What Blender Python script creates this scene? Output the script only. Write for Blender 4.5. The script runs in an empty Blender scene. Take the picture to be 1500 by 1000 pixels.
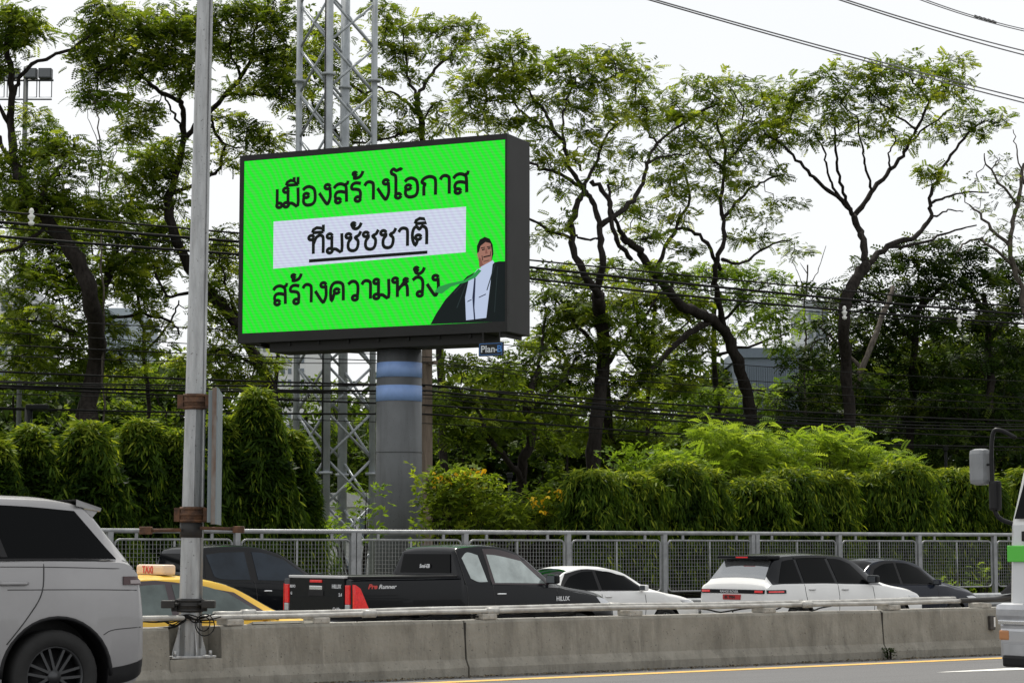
import bpy, bmesh, math, random
import numpy as np
from mathutils import Vector, Matrix
random.seed(7)
RNG = np.random.default_rng(7)
sc = bpy.context.scene
COL = sc.collection
R = math.radians
# ------------------------------------------------------------------ camera, sky, sun, exposure
F = 3200.0                      # focal length in pixels of the 1500 px wide photograph
EYE = 1.45
TILT = math.atan(300.0 / F)
cd = bpy.data.cameras.new('camera'); cam = bpy.data.objects.new('camera', cd); COL.objects.link(cam)
cd.sensor_width = 36.0; cd.lens = 36.0 * F / 1500.0
cd.clip_start = 0.1; cd.clip_end = 3000
cam.location = (0, 0, EYE); cam.rotation_euler = (R(90) + TILT, 0, 0)
sc.camera = cam
world = bpy.data.worlds.new('World'); sc.world = world; world.use_nodes = True
nt = world.node_tree; nt.nodes.clear()
SUN_EL, SUN_AZ = R(58), R(-18)   # sun high behind the trees, a little to the left (azimuth from +Y towards +X)
n_out = nt.nodes.new('ShaderNodeOutputWorld')
sky = nt.nodes.new('ShaderNodeTexSky'); sky.sky_type = 'NISHITA'; sky.sun_disc = False
sky.sun_elevation = SUN_EL; sky.sun_rotation = SUN_AZ
bg1 = nt.nodes.new('ShaderNodeBackground'); bg1.inputs['Strength'].default_value = 0.12
bg2 = nt.nodes.new('ShaderNodeBackground'); bg2.inputs['Strength'].default_value = 1.03
bg2.inputs['Color'].default_value = (0.985, 0.995, 1.0, 1)
geo = nt.nodes.new('ShaderNodeTexCoord'); nz = nt.nodes.new('ShaderNodeTexNoise')
nz.inputs['Scale'].default_value = 2.2; nz.inputs['Detail'].default_value = 4
cr = nt.nodes.new('ShaderNodeMapRange')
cr.inputs['From Min'].default_value = 0.3; cr.inputs['From Max'].default_value = 0.55
cr.inputs['To Min'].default_value = 0.86; cr.inputs['To Max'].default_value = 1.0
mx = nt.nodes.new('ShaderNodeMixShader')
L = nt.links.new
L(sky.outputs[0], bg1.inputs['Color']); L(geo.outputs['Generated'], nz.inputs['Vector']); L(nz.outputs['Fac'], cr.inputs['Value'])
L(cr.outputs[0], mx.inputs[0]); L(bg1.outputs[0], mx.inputs[1]); L(bg2.outputs[0], mx.inputs[2]); L(mx.outputs[0], n_out.inputs['Surface'])
sl = bpy.data.lights.new('sun', 'SUN'); sl.energy = 4.8; sl.angle = R(1); sl.color = (1.0, 0.95, 0.86)
so = bpy.data.objects.new('sun', sl); COL.objects.link(so)
sd = Vector((math.sin(SUN_AZ) * math.cos(SUN_EL), math.cos(SUN_AZ) * math.cos(SUN_EL), math.sin(SUN_EL)))
so.rotation_euler = (-sd).to_track_quat('-Z', 'Y').to_euler(); so.location = (0, 0, 40)
sc.view_settings.view_transform = 'Standard'; sc.view_settings.look = 'None'
sc.view_settings.exposure = 0.0; sc.view_settings.gamma = 1.0
sc.cycles.max_bounces = 7; sc.cycles.transparent_max_bounces = 8

# ------------------------------------------------------------------ frame of the place
VX = 5200.0
PHI = math.atan(F / (VX - 750.0)); CP, SP = math.cos(PHI), math.sin(PHI)
U2 = Vector((CP, SP, 0)); N2 = Vector((-SP, CP, 0))
ZF = -0.39                                                # level of the far carriageway
def at(px, py, Y):
    """point of the place that lies Y metres ahead of the photographer and is seen at that pixel"""
    x = (px - 750) / F; y = (500 - py) / F
    ct, st = math.cos(TILT), math.sin(TILT)
    d = Vector((x, ct - y * st, st + y * ct))
    return Vector((0, 0, EYE)) + d * (Y / d.y)
def rd(t, d, z=0.0): return U2 * t + N2 * d + Vector((0, 0, z))
def tpx(px, d):
    k = (px - 750) / F
    return d * (SP + k * CP) / (CP - k * SP)
def Yd(px, d): return rd(tpx(px, d), d).y

# ------------------------------------------------------------------ materials
MATS = {}
def mat(name, col, rough=0.6, metal=0.0, var=0.0, scale=8.0, bump=0.0, bscale=40.0, spec=0.5, col2=None, coat=0.0, emit=None, est=0.0, stretch=None, thr=None):
    if name in MATS: return MATS[name]
    m = bpy.data.materials.new(name); m.use_nodes = True; t = m.node_tree; b = t.nodes['Principled BSDF']
    b.inputs['Base Color'].default_value = (*col, 1); b.inputs['Roughness'].default_value = rough; b.inputs['Metallic'].default_value = metal
    b.inputs['Specular IOR Level'].default_value = spec; b.inputs['Coat Weight'].default_value = coat; b.inputs['Coat Roughness'].default_value = 0.04
    tc = t.nodes.new('ShaderNodeTexCoord'); vec = tc.outputs['Object']
    if stretch:
        mp = t.nodes.new('ShaderNodeMapping'); mp.inputs['Scale'].default_value = stretch
        t.links.new(vec, mp.inputs['Vector']); vec = mp.outputs[0]
    if col2 or var:
        c2 = col2 or tuple(max(0, c * (1 - var)) for c in col)
        n = t.nodes.new('ShaderNodeTexNoise'); n.inputs['Scale'].default_value = scale; n.inputs['Detail'].default_value = 7; n.inputs['Roughness'].default_value = 0.62
        t.links.new(vec, n.inputs['Vector'])
        r = t.nodes.new('ShaderNodeValToRGB'); lo, hi = thr or (0.35, 0.65)
        r.color_ramp.elements[0].position = lo; r.color_ramp.elements[1].position = hi
        r.color_ramp.elements[0].color = (*c2, 1); r.color_ramp.elements[1].color = (*col, 1)
        t.links.new(n.outputs['Fac'], r.inputs['Fac']); t.links.new(r.outputs[0], b.inputs['Base Color'])
    if bump:
        n2 = t.nodes.new('ShaderNodeTexNoise'); n2.inputs['Scale'].default_value = bscale; n2.inputs['Detail'].default_value = 5
        t.links.new(vec, n2.inputs['Vector'])
        bp = t.nodes.new('ShaderNodeBump'); bp.inputs['Strength'].default_value = bump; bp.inputs['Distance'].default_value = 0.02
        t.links.new(n2.outputs['Fac'], bp.inputs['Height']); t.links.new(bp.outputs[0], b.inputs['Normal'])
    if emit:
        b.inputs['Emission Color'].default_value = (*emit, 1); b.inputs['Emission Strength'].default_value = est
    MATS[name] = m
    return m
def leaf_mat(name, dark, mid, light, trans=0.45, rough=0.5):
    m = bpy.data.materials.new(name); m.use_nodes = True; t = m.node_tree; b = t.nodes['Principled BSDF']; out = t.nodes['Material Output']
    a = t.nodes.new('ShaderNodeAttribute'); a.attribute_name = 'tint'
    r = t.nodes.new('ShaderNodeValToRGB'); e = r.color_ramp.elements
    e[0].position = 0.0; e[0].color = (*dark, 1); e[1].position = 1.0; e[1].color = (*light, 1)
    x = e.new(0.5); x.color = (*mid, 1)
    t.links.new(a.outputs['Fac'], r.inputs['Fac'])
    b.inputs['Roughness'].default_value = rough; b.inputs['Specular IOR Level'].default_value = 0.07
    t.links.new(r.outputs[0], b.inputs['Base Color'])
    tr = t.nodes.new('ShaderNodeBsdfTranslucent')
    g = t.nodes.new('ShaderNodeMixRGB'); g.blend_type = 'MULTIPLY'; g.inputs[0].default_value = 1.0; g.inputs[2].default_value = (1.25, 1.15, 0.5, 1)
    t.links.new(r.outputs[0], g.inputs[1]); t.links.new(g.outputs[0], tr.inputs['Color'])
    ms = t.nodes.new('ShaderNodeMixShader'); ms.inputs[0].default_value = trans
    t.links.new(b.outputs[0], ms.inputs[1]); t.links.new(tr.outputs[0], ms.inputs[2]); t.links.new(ms.outputs[0], out.inputs['Surface'])
    return m

def grime(m, col, amt=.7, scale=(3.2, 3.2, .35), nscale=2.2, lo=.52, hi=.72, fine=True, rot=0.0):
    """stains that run down the surface, and small chips"""
    t = m.node_tree; b = t.nodes['Principled BSDF']; src = b.inputs['Base Color'].links[0].from_socket
    tc = t.nodes.new('ShaderNodeTexCoord'); mp = t.nodes.new('ShaderNodeMapping'); mp.inputs['Scale'].default_value = scale; rt_ = t.nodes.new('ShaderNodeMapping'); rt_.inputs['Rotation'].default_value = (0, 0, rot)
    t.links.new(tc.outputs['Object'], rt_.inputs['Vector']); t.links.new(rt_.outputs[0], mp.inputs['Vector'])
    n = t.nodes.new('ShaderNodeTexNoise'); n.inputs['Scale'].default_value = nscale; n.inputs['Detail'].default_value = 9; n.inputs['Roughness'].default_value = .7; t.links.new(mp.outputs[0], n.inputs['Vector'])
    mr = t.nodes.new('ShaderNodeMapRange'); mr.inputs['From Min'].default_value = lo; mr.inputs['From Max'].default_value = hi; mr.inputs['To Max'].default_value = amt; t.links.new(n.outputs['Fac'], mr.inputs['Value'])
    mx_ = t.nodes.new('ShaderNodeMixRGB'); mx_.inputs[2].default_value = (*col, 1); t.links.new(mr.outputs[0], mx_.inputs[0]); t.links.new(src, mx_.inputs[1]); last = mx_.outputs[0]
    if fine:
        v = t.nodes.new('ShaderNodeTexNoise'); v.inputs['Scale'].default_value = 34; v.inputs['Detail'].default_value = 3; t.links.new(tc.outputs['Object'], v.inputs['Vector'])
        m2 = t.nodes.new('ShaderNodeMapRange'); m2.inputs['From Min'].default_value = .66; m2.inputs['From Max'].default_value = .72; m2.inputs['To Max'].default_value = .75; t.links.new(v.outputs['Fac'], m2.inputs['Value'])
        x2 = t.nodes.new('ShaderNodeMixRGB'); x2.inputs[2].default_value = (*[c * .6 for c in col], 1); t.links.new(m2.outputs[0], x2.inputs[0]); t.links.new(last, x2.inputs[1]); last = x2.outputs[0]
    t.links.new(last, b.inputs['Base Color'])

# ------------------------------------------------------------------ mesh helpers
class MB:
    def __init__(s): s.v = []; s.f = []; s.m = []; s.sm = []
    def add(s, vs, fs, mi=0, smooth=False):
        o = len(s.v); s.v.extend([tuple(v) for v in vs]); s.f.extend([tuple(i + o for i in f) for f in fs]); s.m.extend([mi] * len(fs)); s.sm.extend([smooth] * len(fs)); return s
    def box(s, x0, x1, y0, y1, z0, z1, mi=0, M=None):
        vs = [Vector((x, y, z)) for z in (z0, z1) for y in (y0, y1) for x in (x0, x1)]
        if M is not None: vs = [M @ v for v in vs]
        return s.add(vs, [(0, 2, 3, 1), (4, 5, 7, 6), (0, 1, 5, 4), (2, 6, 7, 3), (0, 4, 6, 2), (1, 3, 7, 5)], mi)
    def rbox(s, x0, x1, y0, y1, z0, z1, r=0.02, mi=0, M=None):
        """box with chamfered edges"""
        bm = bmesh.new(); bmesh.ops.create_cube(bm, size=1)
        for v in bm.verts: v.co = Vector(((x0 + x1) / 2 + v.co.x * (x1 - x0), (y0 + y1) / 2 + v.co.y * (y1 - y0), (z0 + z1) / 2 + v.co.z * (z1 - z0)))
        bmesh.ops.bevel(bm, geom=bm.edges[:], offset=r, segments=2, affect='EDGES', profile=0.6)
        bm.verts.ensure_lookup_table(); bm.verts.index_update()
        vs = [(M @ v.co if M is not None else v.co.copy()) for v in bm.verts]; fs = [[v.index for v in f.verts] for f in bm.faces]; bm.free()
        return s.add(vs, fs, mi, False)
    def tube(s, pts, rad, n=8, mi=0, cap=True, smooth=True):
        pts = [Vector(p) for p in pts]; k = len(pts)
        if not hasattr(rad, '__len__'): rad = [rad] * k
        vs = []; prev = None
        for i, p in enumerate(pts):
            d = (pts[min(i + 1, k - 1)] - pts[max(i - 1, 0)])
            if d.length < 1e-9: d = Vector((0, 0, 1))
            d.normalize()
            if prev is None:
                a = Vector((0, 0, 1)) if abs(d.z) < 0.9 else Vector((1, 0, 0)); a = (a - d * a.dot(d)).normalized()
            else:
                a = prev - d * prev.dot(d)
                a = a.normalized() if a.length > 1e-6 else d.orthogonal().normalized()
            prev = a; b = d.cross(a)
            for j in range(n):
                th = 2 * math.pi * (j + 0.5) / n; vs.append(p + (a * math.cos(th) + b * math.sin(th)) * rad[i])
        fs = [(i * n + j, i * n + (j + 1) % n, (i + 1) * n + (j + 1) % n, (i + 1) * n + j) for i in range(k - 1) for j in range(n)]
        if cap: fs += [tuple(range(n - 1, -1, -1)), tuple((k - 1) * n + j for j in range(n))]
        return s.add(vs, fs, mi, smooth)
    def poly(s, pts, th, mi=0, nrm=None):
        """flat polygon with thickness th against its normal"""
        pts = [Vector(p) for p in pts]; n = len(pts)
        if nrm is None: nrm = (pts[1] - pts[0]).cross(pts[2] - pts[0]).normalized()
        vs = pts + [p - nrm * th for p in pts]
        fs = [tuple(range(n)), tuple(range(2 * n - 1, n - 1, -1))] + [(i, i + n, (i + 1) % n + n, (i + 1) % n) for i in range(n)]
        return s.add(vs, fs, mi)
    def grid(s, P, mi=0, smooth=True, closed=False):
        """P[i][j] points"""
        a, b = len(P), len(P[0]); vs = [p for r in P for p in r]
        fs = [(i * b + j, i * b + (j + 1) % b, (i + 1) * b + (j + 1) % b, (i + 1) * b + j) for i in range(a - 1) for j in range(b if closed else b - 1)]
        return s.add(vs, fs, mi, smooth)
    def mesh(s, name, mats):
        me = bpy.data.meshes.new(name); me.from_pydata(s.v, [], s.f); me.validate()
        for m in (mats if isinstance(mats, (list, tuple)) else [mats]): me.materials.append(m)
        if len(me.polygons) == len(s.m):
            me.polygons.foreach_set('material_index', s.m); me.polygons.foreach_set('use_smooth', s.sm)
        me.update(); return me
    def build(s, name, mats, parent=None, loc=None, org=None):
        if org is not None: s.v = [(x - org[0], y - org[1], z - org[2]) for x, y, z in s.v]
        o = bpy.data.objects.new(name, s.mesh(name, mats)); COL.objects.link(o)
        if parent: o.parent = parent
        if loc is not None: o.location = loc
        return o
def tag(o, label=None, cat=None, group=None, kind=None):
    for k, v in (('label', label), ('category', cat), ('group', group), ('kind', kind)):
        if v: o[k] = v
    return o
def empty(name, loc, rz=0.0, label=None, cat=None, group=None):
    o = bpy.data.objects.new(name, None); COL.objects.link(o); o.location = loc; o.rotation_euler = (0, 0, rz); o.empty_display_size = 0.3
    return tag(o, label, cat, group)
def share(name, me, parent, loc=(0, 0, 0), rot=(0, 0, 0)):
    o = bpy.data.objects.new(name, me); COL.objects.link(o); o.parent = parent; o.location = loc; o.rotation_euler = rot; return o
def smooth_line(pts, k=4):
    """Catmull-Rom through pts"""
    P = [np.array(p, float) for p in pts]
    if len(P) < 3: return [Vector(p) for p in P]
    P = [2 * P[0] - P[1]] + P + [2 * P[-1] - P[-2]]; out = []
    for i in range(1, len(P) - 2):
        for j in range(k):
            t = j / k; a, b, c, d = P[i - 1], P[i], P[i + 1], P[i + 2]
            out.append(0.5 * ((2 * b) + (c - a) * t + (2 * a - 5 * b + 4 * c - d) * t * t + (3 * b - a - 3 * c + d) * t ** 3))
    out.append(P[-2]); return [Vector(p) for p in out]

# ------------------------------------------------------------------ the setting
asphalt = mat('asphalt', (0.15, 0.15, 0.153), 0.9, var=0.5, scale=48, bump=0.5, bscale=160, thr=(0.3, 0.7))
asphalt_far = mat('worn_asphalt', (0.10, 0.10, 0.10), 0.92, var=0.3, scale=9, bump=0.4, bscale=120)
soil = mat('grassy_soil', (0.05, 0.075, 0.025), 0.95, col2=(0.06, 0.045, 0.03), scale=1.5, bump=0.6, bscale=20)
concrete = mat('barrier_concrete', (0.31, 0.295, 0.255), 0.9, col2=(0.19, 0.178, 0.15), scale=2.3, bump=0.35, bscale=30, stretch=(1, 1, 0.9), thr=(0.28, 0.72))
concrete_top = mat('sunlit_top_concrete', (0.48, 0.46, 0.42), 0.9, col2=(0.25, 0.24, 0.21), scale=6, bump=0.4, bscale=40, thr=(0.3, 0.6))  # paler than the face: sunlight on the top put into the colour
grime(concrete, (.09, .084, .070), .62, (2.6, 2.6, .5), 2.0, .47, .70); grime(concrete, (.40, .38, .33), .5, (5, 5, .25), 1.7, .60, .70, False); grime(concrete_top, (.14, .13, .11), .6, (1, 1, 1), 3)
grime(asphalt, (.065, .065, .065), .6, (.12, 2.2, 1), 1.3, .5, .7, True, -PHI)
def sheet(name, t0, t1, d0, d1, z, m, n=24):
    P = [[rd(t0 + (t1 - t0) * i / n, d0 + (d1 - d0) * j / 4, z) for j in range(5)] for i in range(n + 1)]
    return tag(MB().grid(P, smooth=False).build(name, m), kind='structure')
g = MB(); g.add([(-900, -300, -0.46), (900, -300, -0.46), (900, 1500, -0.46), (-900, 1500, -0.46)], [(0, 1, 2, 3)])
tag(g.build('ground', soil), kind='structure')
sheet('road', -120, 240, -6, 20.9, 0.0, asphalt)
rdb = MB()   # earth and kerb body that carries the higher near carriageway
rdb.add([rd(-120, 20.9, 0), rd(240, 20.9, 0), rd(240, 20.9, -0.46), rd(-120, 20.9, -0.46)], [(0, 1, 2, 3)])
tag(rdb.build('road_edge', concrete), kind='structure')
sheet('far_road', -120, 240, 21.0, 36.6, ZF, asphalt_far)
yellow = mat('yellow_line_paint', (0.62, 0.36, 0.07), 0.8, col2=(0.42, 0.27, 0.09), scale=14, thr=(0.3, 0.5))
white_p = mat('white_line_paint', (0.66, 0.65, 0.62), 0.8, col2=(0.42, 0.41, 0.39), scale=10, thr=(0.3, 0.5))
sheet('yellow_line', -60, 160, 19.52, 19.74, 0.004, yellow)
w = MB()
ta = tpx(1366, 17.85)
w.add([rd(ta, 17.86, 0.004), rd(ta + 0.1, 17.80, 0.004), rd(ta + 9, 16.6, 0.004), rd(ta + 9, 18.5, 0.004)], [(0, 1, 2, 3)])
tag(w.build('white_line', white_p), kind='structure')
kb = MB().box(-120, 240, 0, 0.35, 0, 0.34)
M = Matrix.Translation(rd(0, 36.9, ZF)) @ Matrix.Rotation(PHI, 4, 'Z')
kb.v = [tuple(M @ Vector(v)) for v in kb.v]
tag(kb.build('kerb', mat('old_kerb_concrete', (0.22, 0.215, 0.20), 0.9, var=0.35, scale=4)), kind='structure')

# ------------------------------------------------------------------ concrete barrier
BD = 20.4
def RM(t, d, z=0.0, extra=0.0): return Matrix.Translation(rd(t, d, z)) @ Matrix.Rotation(PHI + extra, 4, 'Z')
bar = empty('concrete_barrier', rd(0, BD, 0), PHI, 'long weathered grey concrete median barrier in front of the queueing cars', 'barrier')
def bar_seg(name, t0, t1, z1=0.625, low=False):
    prof = [(-0.06, -0.01), (-0.055, 0.10), (0.0, 0.20), (0.035, 0.595), (0.055, 0.625), (0.36, 0.625), (0.38, 0.595), (0.40, -0.46), (-0.06, -0.46)]
    if low: prof = [(-0.06, -0.01), (-0.055, 0.10), (-0.02, 0.17), (0.0, 0.30), (0.33, 0.30), (0.335, 0.625), (0.40, 0.625), (0.40, -0.46), (-0.06, -0.46)]
    n = max(2, int((t1 - t0) / 0.6)); rows = []
    for i in range(n + 1):
        t = t0 + (t1 - t0) * i / n; c = 0.008 if i in (0, n) else 0
        rows.append([Vector((t, y + random.uniform(-.002, .002) + (c if y < 0.1 else -c), z - (c if z > 0.1 else 0))) for y, z in prof])
    b = MB(); k = len(prof)
    for i in range(n):
        for j in range(k):
            q = [rows[i][j], rows[i + 1][j], rows[i + 1][(j + 1) % k], rows[i][(j + 1) % k]]
            top = (not low and j in (4,)) or (low and j == 3)
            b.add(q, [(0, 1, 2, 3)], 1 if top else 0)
    b.add(rows[0], [tuple(range(k))]); b.add(rows[-1], [tuple(range(k - 1, -1, -1))])
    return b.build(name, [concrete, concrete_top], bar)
J0 = tpx(684, BD); J1 = tpx(1291, BD); SEG = J1 - J0
NL, NR = tpx(254, BD), tpx(330, BD)
J = [J0 + SEG * k for k in range(-3, 5)]
for a, b_ in zip(J[:-1], J[1:]):
    a2, b2 = a + 0.012, b_ - 0.012
    if a < NL < b_:
        bar_seg('barrier_block', a2, NL); bar_seg('lamp_plinth', NL, NR, low=True); bar_seg('barrier_block', NR, b2)
    else: bar_seg('barrier_block', a2, b2)
jm = MB().box(-0.012, 0.012, 0.03, 0.34, -0.3, 0.60).mesh('joint_filler', mat('joint_dirt', (0.03, 0.028, 0.025), 0.95))
for t in J: share('joint_filler', jm, bar, (t, 0, 0))
# small steel reflector on the barrier face
rf = MB(); tr_ = tpx(1447, BD); rf.rbox(tr_ - 0.05, tr_ + 0.05, -0.03, 0.02, 0.33, 0.52, 0.01)
o = rf.build('reflector', mat('dark_reflector', (0.05, 0.045, 0.04), 0.5, var=0.5), bar)
MB().box(tr_ + 0.012, tr_ + 0.04, -0.036, -0.031, 0.37, 0.50).build('reflector_stripe', mat('white_reflector', (0.7, 0.7, 0.68), 0.4), o)
n = 2600; tt = RNG.uniform(tpx(-200, BD), tpx(1560, BD), n); dd = BD - .09 - np.abs(RNG.normal(0, .16, n)) * (.5 + .5 * np.sin(tt * 1.3) ** 2)
LITTER = (tt, dd)
# ------------------------------------------------------------------ pipes on the barrier
steel = mat('galvanised_steel', (0.50, 0.515, 0.52), 0.5, 0.55, col2=(0.30, 0.31, 0.315), scale=5, bump=0.2, bscale=14, stretch=(1, 1, .35))
pipe_m = mat('painted_conduit', (0.47, 0.465, 0.44), 0.5, 0.2, col2=(0.27, 0.26, 0.24), scale=6)
rail = empty('conduit_rail', rd(0, BD, 0.625), PHI, 'pair of grey conduit pipes running on brackets along the barrier top', 'pipe rail')
T0, T1 = tpx(120, BD), tpx(1410, BD)
def wob(t, a, s): return a * math.sin(t * 0.7 + s) + a * 0.5 * math.sin(t * 1.9 + s * 2)
for k, (y, z, r, ts) in enumerate(((0.10, 0.092, 0.028, T0), (0.20, 0.118, 0.032, tpx(330, BD)), (0.28, 0.09, 0.022, T0))):
    pts = [Vector((ts + (T1 - ts) * i / 70, y + wob(i * .2, 0.006, k), z + wob(i * .2, 0.006, k + 3))) for i in range(71)]
    MB().tube(pts, r, 10).build('pipe', pipe_m, rail)
cp = MB().tube([(0, 0, 0), (0.16, 0, 0)], 0.044, 12).mesh('coupler', pipe_m)
for px in (370, 540, 720, 905, 1180): share('pipe_coupler', cp, rail, (tpx(px, BD), 0.20 if px % 20 else 0.10, 0.118 if px % 20 else 0.092))
bk = MB().rbox(-0.10, 0.10, 0.05, 0.30, 0.0, 0.065, 0.015).mesh('bracket', concrete_top)
for px in (352, 478, 722, 935, 1130, 1312, 1445): share('bracket', bk, rail, (tpx(px, BD), 0, 0))
e = MB(); tt = T1
e.tube([(tt, .1, .10), (tt + .7, .12, .11), (tt + 1.6, .16, .20), (tt + 3.2, .2, .36)], 0.035, 8); e.tube([(tt, .28, .09), (tt + 1, .28, .09), (tt + 3.5, .26, .10)], 0.03, 8)
e.build('black_pipe', mat('black_conduit', (0.03, 0.03, 0.03), 0.6), rail)
bd = MB(); tb = tpx(388, BD); bd.box(0, 0.62, 0, 0.20, 0, 0.025)
o = bd.build('board', mat('cream_board', (0.62, 0.60, 0.52), 0.7, var=0.15)); o.matrix_world = RM(tb - .05, BD + 0.12, 0.635) @ Matrix.Rotation(R(-14), 4, 'X')
tag(o, 'cream board lying under the pipes on the barrier top beside the lamp post', 'board')
bd = MB(); bd.box(0, 0.30, 0, 0.16, 0, 0.025)
o = bd.build('board', mat('cream_board', (0.6, 0.6, 0.5))); o.matrix_world = RM(tpx(452, BD), BD + 0.06, 0.630) @ Matrix.Rotation(R(8), 4, 'Z')
tag(o, 'small cream board tucked between the pipe brackets on the barrier left of the joint', 'board')
cb = MB()
for k in range(7):
    ta = tpx(540 + k * 22, BD) if k < 3 else tpx((1080, 980, 620, 560)[k - 3], BD)
    ln = random.uniform(1.2, 3.0); pts = [Vector((ta + ln * i / 14, 0.1 + .14 * random.random() + .03 * math.sin(i + k), 0.012 + 0.07 * abs(math.sin(i * .45 + k)))) for i in range(15)]
    cb.tube(smooth_line(pts, 2), 0.010, 5)
for v in range(len(cb.v)): cb.v[v] = tuple(RM(0, BD, 0.625) @ Vector(cb.v[v]))
tag(cb.build('loose_cable', mat('cable_black', (0.010, 0.010, 0.010), 0.6, spec=.12)), 'loose black cables trailing along the barrier top below the pipes', 'cable')

# ------------------------------------------------------------------ lamp post
ld = BD + 0.20; lt = tpx(281, ld); LP = rd(lt, ld, 0.30)
lamp = empty('lamp_post', LP, PHI, 'tall galvanised steel lamp post rising from a notch in the barrier', 'lamp post')
Ly = LP.y
topc = at(299.5, 2, Ly) ; botc = at(277, 950, Ly)
def lamp_c(z):
    f = (z - botc.z) / (topc.z - botc.z); return botc.lerp(topc, f)
zt = 9.2; sh = MB(); rows = []
for i in range(25):
    z = 0.32 + (zt - 0.32) * i / 24; c = lamp_c(z); r = 0.118 - 0.040 * min(1, (z - .3) / 6.8)
    rows.append([Vector((c.x + r * math.cos(a), c.y + r * math.sin(a), z)) for a in [2 * math.pi * (j + .5) / 12 for j in range(12)]])
sh.grid(rows, closed=True, smooth=False)
Mi = Matrix.Rotation(-PHI, 4, 'Z') @ Matrix.Translation(-LP)
def loc_build(mb, name, m, parent=lamp, M=None):
    M = M or Mi
    mb.v = [tuple(M @ Vector(v)) for v in mb.v]; return mb.build(name, m, parent)
galv = mat('galvanised_post', (0.44, 0.45, 0.455), 0.42, 0.6, col2=(0.24, 0.245, 0.25), scale=3.2, bump=0.25, bscale=9, stretch=(3, 3, .5), thr=(0.25, 0.62))
loc_build(sh, 'shaft', galv)
seam = MB()
for z0_, z1_ in ((0.4, 9.0),):
    pts = [lamp_c(z) + Vector((0.118 - 0.04 * min(1, (z - .3) / 6.8), -0.03, 0)) for z in (0.4, 2, 4, 6, 8, 9)]
    seam.tube(pts, 0.018, 5)
loc_build(seam, 'weld_seam', galv)
bp = MB(); bp.rbox(-0.29, 0.22, -0.19, 0.16, 0.0, 0.025, 0.006); bp.build('base_plate', galv, lamp)
gm = MB()
c0 = Mi @ lamp_c(0.33)
for sx, sy in ((1, 0), (-1, 0), (0, -1), (0, 1)):
    dx, dy = sx, sy; q = [(c0.x + dx * .11, c0.y + dy * .11, 0.025), (c0.x + dx * .20, c0.y + dy * .16, 0.025), (c0.x + dx * .20, c0.y + dy * .16, 0.06), (c0.x + dx * .11, c0.y + dy * .11, 0.34)]
    MB().poly(q, 0.012).build('gusset', galv, lamp)
bl = MB().tube([(0, 0, 0), (0, 0, 0.05)], 0.018, 6).mesh('bolt', galv)
for x in (-0.24, 0.17):
    for y in (-0.15, 0.12): share('bolt', bl, lamp, (x, y, 0.025))
rust = mat('rusty_steel', (0.17, 0.085, 0.045), 0.85, 0.2, col2=(0.06, 0.035, 0.025), scale=9, bump=0.5, bscale=30)
blk = mat('black_rubber_strap', (0.022, 0.021, 0.02), 0.65, var=0.4, scale=12)
grime(galv, (.16, .15, .14), .55, (9, 9, .8), 1.5)
def band(z0, z1, r, m, name, lip=True):
    b = MB(); c1, c2 = lamp_c(z0), lamp_c(z1); b.tube([c1, c1.lerp(c2, .02), c1.lerp(c2, .98), c2], [r * .9, r, r, r * .9], 16)
    if lip:
        for zz in (z0 + .02, (z0 + z1) / 2, z1 - .02):
            c = lamp_c(zz); b.tube([c - Vector((0, 0, .012)), c + Vector((0, 0, .012))], r + .008, 16)
        c = lamp_c((z0 + z1) / 2)
        b.box(c.x - r - .05, c.x - r + .01, c.y - .07, c.y - .03, z0 + .01, z1 - .01); b.box(c.x + r - .01, c.x + r + .05, c.y - .07, c.y - .03, z0 + .01, z1 - .01)
    return loc_build(b, name, m)
def zpix(py): return at(280, py, Ly).z
band(zpix(600), zpix(577), 0.125, rust, 'clamp_band'); band(zpix(765), zpix(742), 0.132, rust, 'clamp_band')
band(zpix(787), zpix(765), 0.126, blk, 'strap', False); band(zpix(896), zpix(876), 0.135, blk, 'strap')
ar = MB(); z = zpix(776); c = lamp_c(z)
ar.tube([c + Vector((-.10, -.1, 0)), c + Vector((-.42, -.1, -.005))], 0.022, 6); ar.rbox(c.x - .53, c.x - .40, c.y - .14, c.y - .05, z - .045, z + .035, .01)
ar.tube([c + Vector((.10, -.1, .02)), c + Vector((.5, -.1, .01))], 0.020, 6); ar.rbox(c.x + .44, c.x + .56, c.y - .14, c.y - .06, z - .03, z + .04, .01)
loc_build(ar, 'rusty_arm', rust)
for sx in (-1, 1):
    fl = MB(); z = zpix(884); c = lamp_c(z)
    fl.rbox(c.x + sx * .21 - .07, c.x + sx * .21 + .07, c.y - .17, c.y - .07, z - .04, z + .04, .012); fl.tube([c + Vector((sx * .10, -.1, 0)), c + Vector((sx * .16, -.12, 0))], .018, 6)
    loc_build(fl, 'cable_box', blk)
# street lamp head far above (its arm leaves over the far carriageway)
hd = MB(); ct_ = lamp_c(9.15); hd.tube([ct_, ct_ + Vector((-.3, .4, .5)), ct_ + Vector((-1.0, 1.5, .9))], [.075, .06, .05], 10); loc_build(hd, 'arm', galv)
hh = MB(); hh.rbox(-.16, .16, -.4, .4, -.07, .07, .05); hh.v = [tuple(Matrix.Translation(ct_ + Vector((-1.2, 1.85, .95))) @ Matrix.Rotation(R(33), 4, 'Z') @ Vector(v)) for v in hh.v]
loc_build(hh, 'lamp_head', mat('lamp_head_grey', (0.4, 0.4, 0.4), .5))
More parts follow.
